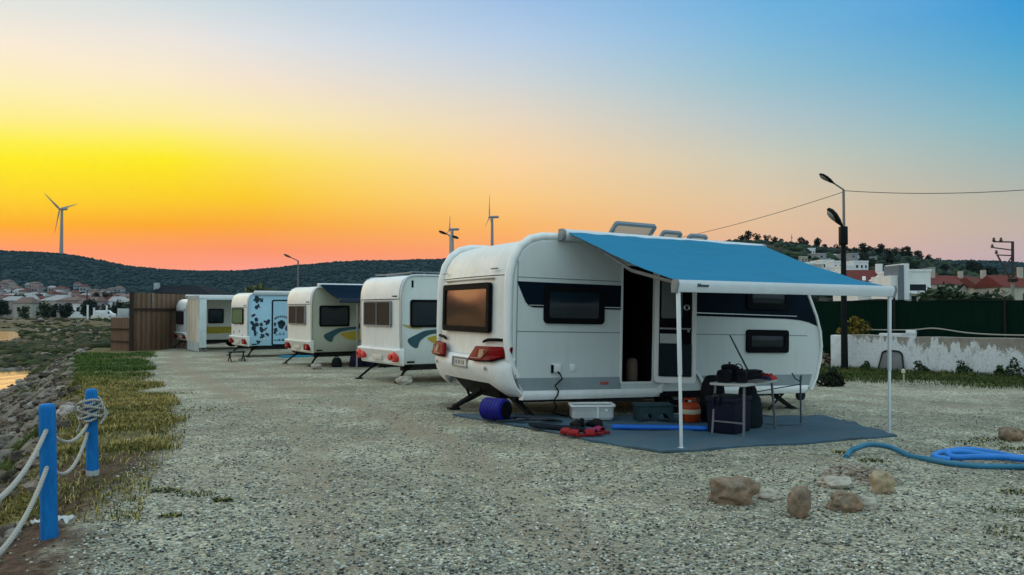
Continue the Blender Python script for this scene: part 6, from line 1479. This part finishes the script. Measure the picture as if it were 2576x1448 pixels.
# hedge trees behind the green fence
for i, (u, v, Yh, s) in enumerate([(2352, 722, 44, .95), (2385, 716, 46, 1.05), (2420, 716, 45, 1.05), (2455, 718, 47, 1.05), (2490, 722, 46, .95), (2335, 735, 42, .8), (2512, 735, 48, .8)]):
    x = (u - 1288) / F * Yh; z = gz(x, Yh); top = at(u, v, Yh).z
    tree((x, Yh, z), (top - z) / 4.8, ROUND, 'rounded green bush-like tree showing above the green fence', 'trees behind the green fence', 'bushy_tree', i)
# ------------------------------------------------------------------ town across the bay
random.seed(21)
def town_z(u, x, Y): return max(gz(x, Y), hill_z_far(u, Y)) if Y > 430 else gz(x, Y)
FADED = [M('faded roof tiles', (.17, .11, .095), .9, 0, .3, 1), M('pale flat roof', (.32, .32, .32), .9, 0, .2, 1), RED_ROOFS[1]]
for i in range(200):
    Y = 235 + 400 * random.random() ** 1.1; u = random.uniform(-90, 340) if i < 155 else random.uniform(-620, -90); x = (u - 1288) / F * Y; z = town_z(u, x, Y)
    w = random.uniform(4, 7.5); h = random.choice([2.6, 3.0, 4.2, 5.0])
    t = thing('town_house', 'small pale house in the town across the bay below the far hill', 'house', (x, Y, z), (0, 0, random.uniform(-.5, .5)), 'houses of the town across the bay')
    d = random.uniform(6, 9); wm_ = random.choice([HW[1], HW[3], HW[2], HW[3], HW[2], HW[0]])  # mostly greyer walls, so the distance haze sits in the house colours
    MB().box(-w / 2, w / 2, 0, d, -2, h).build('wall', wm_, t, smoothed=False)
    r = random.uniform(1.0, 1.9); MB().add([(-w / 2 - .3, -.3, h), (w / 2 + .3, -.3, h), (w / 2 + .3, d + .3, h), (-w / 2 - .3, d + .3, h), (-w / 2 * .6, d / 2, h + r), (w / 2 * .6, d / 2, h + r)], [(0, 1, 5, 4), (1, 2, 5), (2, 3, 4, 5), (3, 0, 4), (0, 3, 2, 1)]).build('roof', random.choice(FADED), t, smoothed=False)
    for fx in ((-.3, -.12), (.1, .28)):
        MB().box(fx[0] * w, fx[1] * w, -.05, .05, h * .42, h * .72).build('window', DW_, t, smoothed=False)
for i in range(155):
    Y = 214 + 330 * random.random() ** 1.5; u = random.uniform(-90, 340) if i < 120 else random.uniform(-620, -90); x = (u - 1288) / F * Y
    tree((x, Y, town_z(u, x, Y) - .9), random.uniform(.7, 1.35), [ROUND, PINE][i % 2], 'dark green tree among the houses of the town across the bay', 'trees of the town across the bay', k=i)
# shore wall, gate posts, van
a, b_ = at(228, 803, 205), at(334, 803, 195)
t = thing('shore_wall', 'long low pale wall at the edge of the town across the bay', 'wall', (a.x, a.y, gz(a.x, a.y)))
q = b_ - a; MB().loft([[Vector((q.x * s, q.y * s, -.6)), Vector((q.x * s, q.y * s, .55)), Vector((q.x * s, q.y * s + .4, .55)), Vector((q.x * s, q.y * s + .4, -.6))] for s in (0, .25, .5, .75, 1)]).build('wall_body', M('pale shore wall', (.55, .53, .44), .9, 0, .2, .6), t, smoothed=False)
for u, hp_ in ((221, 3.4), (237, 2.7), (269, 3.3), (301, 2.5)):
    x = (u - 1288) / F * 207; t = thing('gate_post', 'slim whitish post standing before the dark trees across the bay', 'post', (x, 207, gz(x, 207)), (0, 0, 0), 'white posts across the bay')
    MB().box(-.17, .17, -.17, .17, -.3, hp_).build('post_body', HW[0], t, smoothed=False); MB().box(-.22, .22, -.22, .22, hp_, hp_ + .12).build('post_cap', HW[0], t, smoothed=False)
x = (266 - 1288) / F * 211; t = thing('white_van', 'white van parked beyond the shore wall across the bay', 'van', (x, 211, gz(x, 211)), (0, 0, .1))
MB().loft([[(px, y, h) for px, h in ((-2.3, .4), (-2.35, 1.9), (-2.2, 2.15), (.9, 2.15), (1.5, 1.5), (2.35, 1.2), (2.4, .4))] for y in (-.9, .9)]).build('van_body', HW[0], t, bevel=.08)
MB().box(.35, 1.3, -.93, -.88, 1.3, 1.85).build('window', DW_, t, smoothed=False)
for px in (-1.4, 1.5):
    for y in (-.85, .85): wv_ = MB().lathe([(.1, -.1), (.33, -.1), (.33, .1), (.1, .1)], (px, y, .33), 14, 'Y').build('wheel', BLACK, t)
x = (219 - 1288) / F * 220; t = thing('lamp_post', 'thin dark pole rising from the houses across the bay', 'pole', (x, 220, gz(x, 220)))
MB().tube([(0, 0, -.2), (0, 0, at(219, 732, 220).z - t.location.z)], [.16, .12], 8).build('pole', DK, t); MB().tube([(0, 0, at(219, 733, 220).z - t.location.z), (.5, 0, at(219, 730, 220).z - t.location.z)], .1, 6).build('arm', DK, t)
# ------------------------------------------------------------------ loose gravel and grass
def scatter(n, ymin, ymax, size, ok, pal, flat=.7):
    P = []; S = []; K = []; tries = 0
    while len(P) < n and tries < n * 6:
        tries += 1
        y = 1 / (1 / ymax + (1 / ymin - 1 / ymax) * random.random()); x = random.uniform(-.66, .66) * y
        if not ok(x, y): continue
        s = size * random.choice([.5, .6, .7, .8, .9, 1, 1.3]) ; P.append((x, y, gz(x, y) + s * .15)); S.append(s); K.append(random.choice(pal))
    return np.array(P), np.array(S), np.array(K)
P = []; S = []; K = []
while len(P) < 1500:
    y = 1 / (1 / 200 + (1 / 40 - 1 / 200) * random.random()); u = random.uniform(-80, 345); x = (u - 1288) / F * y; z = gz(x, y)
    w = noise.noise(Vector((x * .09, y * .05, 2))) + .5 * noise.noise(Vector((x * .3, y * .2, 7)))
    if z < -1.8 or random.random() > .25 + 1.2 * w: continue
    s_ = random.uniform(.10, .34) * (1 + y / 120); P.append((x, y, z + s_ * .1)); S.append(s_); K.append(random.choice([(.03, .045, .014), (.045, .055, .018), (.02, .03, .012), (.06, .055, .025)]))
V, Fc, C = clumps(np.array(P), np.array(S), np.array(K), .35, .6)
o = link('undergrowth', npmesh('undergrowth', V, Fc, LEAF, C), None, False); tag(o, 'low olive undergrowth on the flat shore between the bank and the town', 'undergrowth', kind='stuff')
P = []; S = []; K = []
while len(P) < 4200:
    y = 1 / (1 / 190 + (1 / 5.2 - 1 / 190) * random.random()); xc = interp(y, CREST)
    if y > 48: x = (random.uniform(-60, 340) - 1288) / F * y
    else: x = xc - random.uniform(-.1, 3.6 + .04 * y)
    z = gz(x, y)
    if z < -2.1 or noise.noise(Vector((x * .5, y * .5, 4))) < random.uniform(-.5, .35): continue
    s_ = random.choice([.015, .02, .03, .03, .04, .05, .08]) * (1 + y / 25); P.append((x, y, z + s_ * .2)); S.append(s_); K.append(random.choice([(.14, .11, .08), (.09, .075, .06), (.19, .155, .125), (.17, .125, .095), (.27, .24, .205), (.06, .05, .04)]))
V, Fc, C = clumps(np.array(P), np.array(S), np.array(K), .35, .6, (IV2, IF2))
o = link('rubble', npmesh('rubble', V, Fc, STONEM, C), None, True, 30); tag(o, 'grey and pinkish rubble covering the bank slope and the shore', 'rubble', kind='stuff')
OV = np.array([(1, 0, 0), (-1, 0, 0), (0, 1, 0), (0, -1, 0), (0, 0, 1), (0, 0, -1), (.6, .6, .55), (-.6, .55, .6), (.55, -.6, .6), (-.6, -.6, .5)], float)
def hull(V):
    bm = bmesh.new(); [bm.verts.new(v) for v in V]; bmesh.ops.convex_hull(bm, input=bm.verts); bm.verts.index_update()
    v = np.array([x.co for x in bm.verts]); f = np.array([[w.index for w in p.verts] for p in bm.faces if len(p.verts) == 3]); bm.free(); return v, f
HVF = hull(OV)
PALG = [(.05, .055, .05), (.07, .075, .07), (.13, .14, .13), (.25, .27, .24), (.36, .39, .34), (.42, .43, .37), (.48, .49, .42), (.34, .30, .22), (.24, .26, .24), (.66, .65, .58)]
def on_gravel(x, y):
    if x < interp(y, GRAV) - .15 * random.random() and random.random() < .95: return False
    q = MAINM.inverted() @ Vector((x, y, 0))
    return not (-.3 < q.x < 4.6 and -3.1 < q.y < 2.8)
P, S, K = scatter(42000, 4.2, 15, .0108, on_gravel, PALG)
V, Fc, C = clumps(P, S, K, .3, .65, HVF)
o = link('gravel', npmesh('gravel', V, Fc, STONEM, C), None, False); tag(o, 'loose grey gravel covering the yard', 'gravel', kind='stuff')
def grass(n, pick, hgt, cols, wid=.007, name='grass', label=''):
    P = []; Hh = []; K = []
    while len(P) < n:
        r = pick()
        if r is None: continue
        x, y, hs, ci = r; P.append((x, y, gz(x, y) - .01)); Hh.append(hgt * hs * random.uniform(.5, 1.2)); K.append(cols[ci][random.randrange(len(cols[ci]))])
    P = np.array(P); Hh = np.array(Hh)[:, None]; n = len(P); a = RNG.uniform(0, 6.28, n); lean = RNG.uniform(.3, 1.3, n)[:, None]
    D = np.stack([np.cos(a), np.sin(a), np.zeros(n)], 1); Wd = np.stack([-np.sin(a), np.cos(a), np.zeros(n)], 1) * wid * RNG.uniform(.6, 1.5, (n, 1)) * (1 + P[:, 1:2] * .05)
    up = np.array([0, 0, 1.0])
    m1 = P + up * Hh * .55 + D * Hh * lean * .25; tp = P + up * Hh * (1 - lean * .35) + D * Hh * lean
    V = np.stack([P - Wd, P + Wd, m1 + Wd * .7, m1 - Wd * .7, tp + Wd * .1, tp - Wd * .1], 1).reshape(-1, 3)
    b = (np.arange(n) * 6)[:, None]; Fc = np.concatenate([b + np.array([[0, 1, 2, 3]]), b + np.array([[3, 2, 4, 5]])], 0)
    C = np.repeat(np.array(K), 6, 0) * RNG.uniform(.75, 1.25, (n, 1)).repeat(6, 0)
    o = link(name, npmesh(name, V, Fc, LEAF, C), None, False); return tag(o, label, 'grass', kind='stuff')
DRY = [(.34, .25, .06), (.42, .32, .09), (.26, .20, .06), (.48, .38, .15)]; OLV = [(.10, .11, .025), (.14, .13, .03), (.07, .085, .02)]; GRN = [(.06, .12, .018), (.085, .155, .022), (.035, .07, .015)]
def bank():
    y = 1 / (1 / 34 + (1 / 6.2 - 1 / 34) * random.random()); xc, xg = interp(y, CREST), interp(y, GRAV); x = random.uniform(xc - 2.6, xg + .3)
    w = noise.noise(Vector((x * .7, y * .7, 3))) + .5 * noise.noise(Vector((x * 2.2, y * 2.2, 8)))
    w2 = noise.noise(Vector((x * .55, y * 1.4, 13))) + .4 * noise.noise(Vector((x * 2, y * 3, 5)))
    if y < 9.3 + .8 * w:
        dens = .045 if x > xc + .1 else .4
        if random.random() > dens * (1.2 if w > .05 else .5): return None
        return x, y, .55, (1 if random.random() < .6 else 0)
    if x < xc - .3:
        return (x, y, .8, 1 + (random.random() < .4)) if w > .25 and random.random() < .5 else None
    e = smooth(xg + .35 + 1.0 * w, xg - .75 + 1.0 * w, x) * smooth(xc - .6 + .5 * w, xc + .4 + .6 * w, x)
    if random.random() > e * (.12 + .88 * smooth(-.3, .2, w)): return None
    g = smooth(16, 23, y) + .3 * w2 - .05
    return x, y, .7 + .5 * w, (2 if random.random() < g else (0 if random.random() < .55 + .9 * w2 else 1))
grass(95000, bank, .15, [DRY, OLV, GRN], .0034, 'grass', 'dry and green grass growing on the bank edge left of the gravel')
def wallgrass():
    s = random.uniform(-6, 13); d = -4.8 * random.random() ** .8; p = WA + WD * s + WN * d; w = noise.noise(Vector((p.x * .6, p.y * .6, 1))) + .5 * noise.noise(Vector((p.x * 2, p.y * 2, 4)))
    if random.random() > smooth(-4.6, -2.4, d + w * .9): return None
    return p.x, p.y, .6 + .5 * smooth(-1.2, 0, d), (2 if random.random() < .72 - .3 * w else 1)
grass(52000, wallgrass, .16, [DRY, OLV, [(.03, .06, .012), (.04, .075, .014), (.022, .045, .012)]], .004, 'grass', 'green grass strip along the foot of the whitewashed wall')
def tufts():
    u, v, r = random.choice([(2460, 1115, .28), (2495, 1108, .2), (2380, 1140, .12), (2200, 1160, .12), (2120, 1140, .08), (2560, 1130, .15), (2560, 1290, .18), (2570, 1345, .2), (2555, 1240, .12), (490, 1245, .13), (415, 1236, .10), (445, 990, .3), (520, 1030, .3), (560, 1260, .06), (430, 1300, .06)])
    c = gp(u, v); a, q = random.uniform(0, 6.28), r * random.random() ** .5; return c.x + q * 1.4 * math.cos(a), c.y + q * math.sin(a),   .35, (0 if random.random() < .18 else 1)
grass(2000, tufts, .12, [DRY, [(.05, .07, .02), (.07, .09, .025), (.03, .045, .015)]], .005, 'grass', 'scattered small weeds and dry tufts on the gravel')
# ------------------------------------------------------------------ hazy evening air
def build_haze(density):
    m = bpy.data.materials.new('evening haze'); m.use_nodes = True; nt = m.node_tree; nt.nodes.clear()
    out = nt.nodes.new('ShaderNodeOutputMaterial'); v = nt.nodes.new('ShaderNodeVolumePrincipled')
    v.inputs['Color'].default_value = (.45, .68, .90, 1); v.inputs['Density'].default_value = density; v.inputs['Anisotropy'].default_value = 0
    nt.links.new(v.outputs[0], out.inputs['Volume'])
    o = MB().box(-2000, 2350, -70, 1520, -7, 185).build('haze', m, None, smoothed=False); tag(o, kind='stuff'); o['label'] = 'thin bluish evening haze over the yard, town and hills'; o['category'] = 'haze'
HAZE = .00004
if HAZE: build_haze(HAZE)
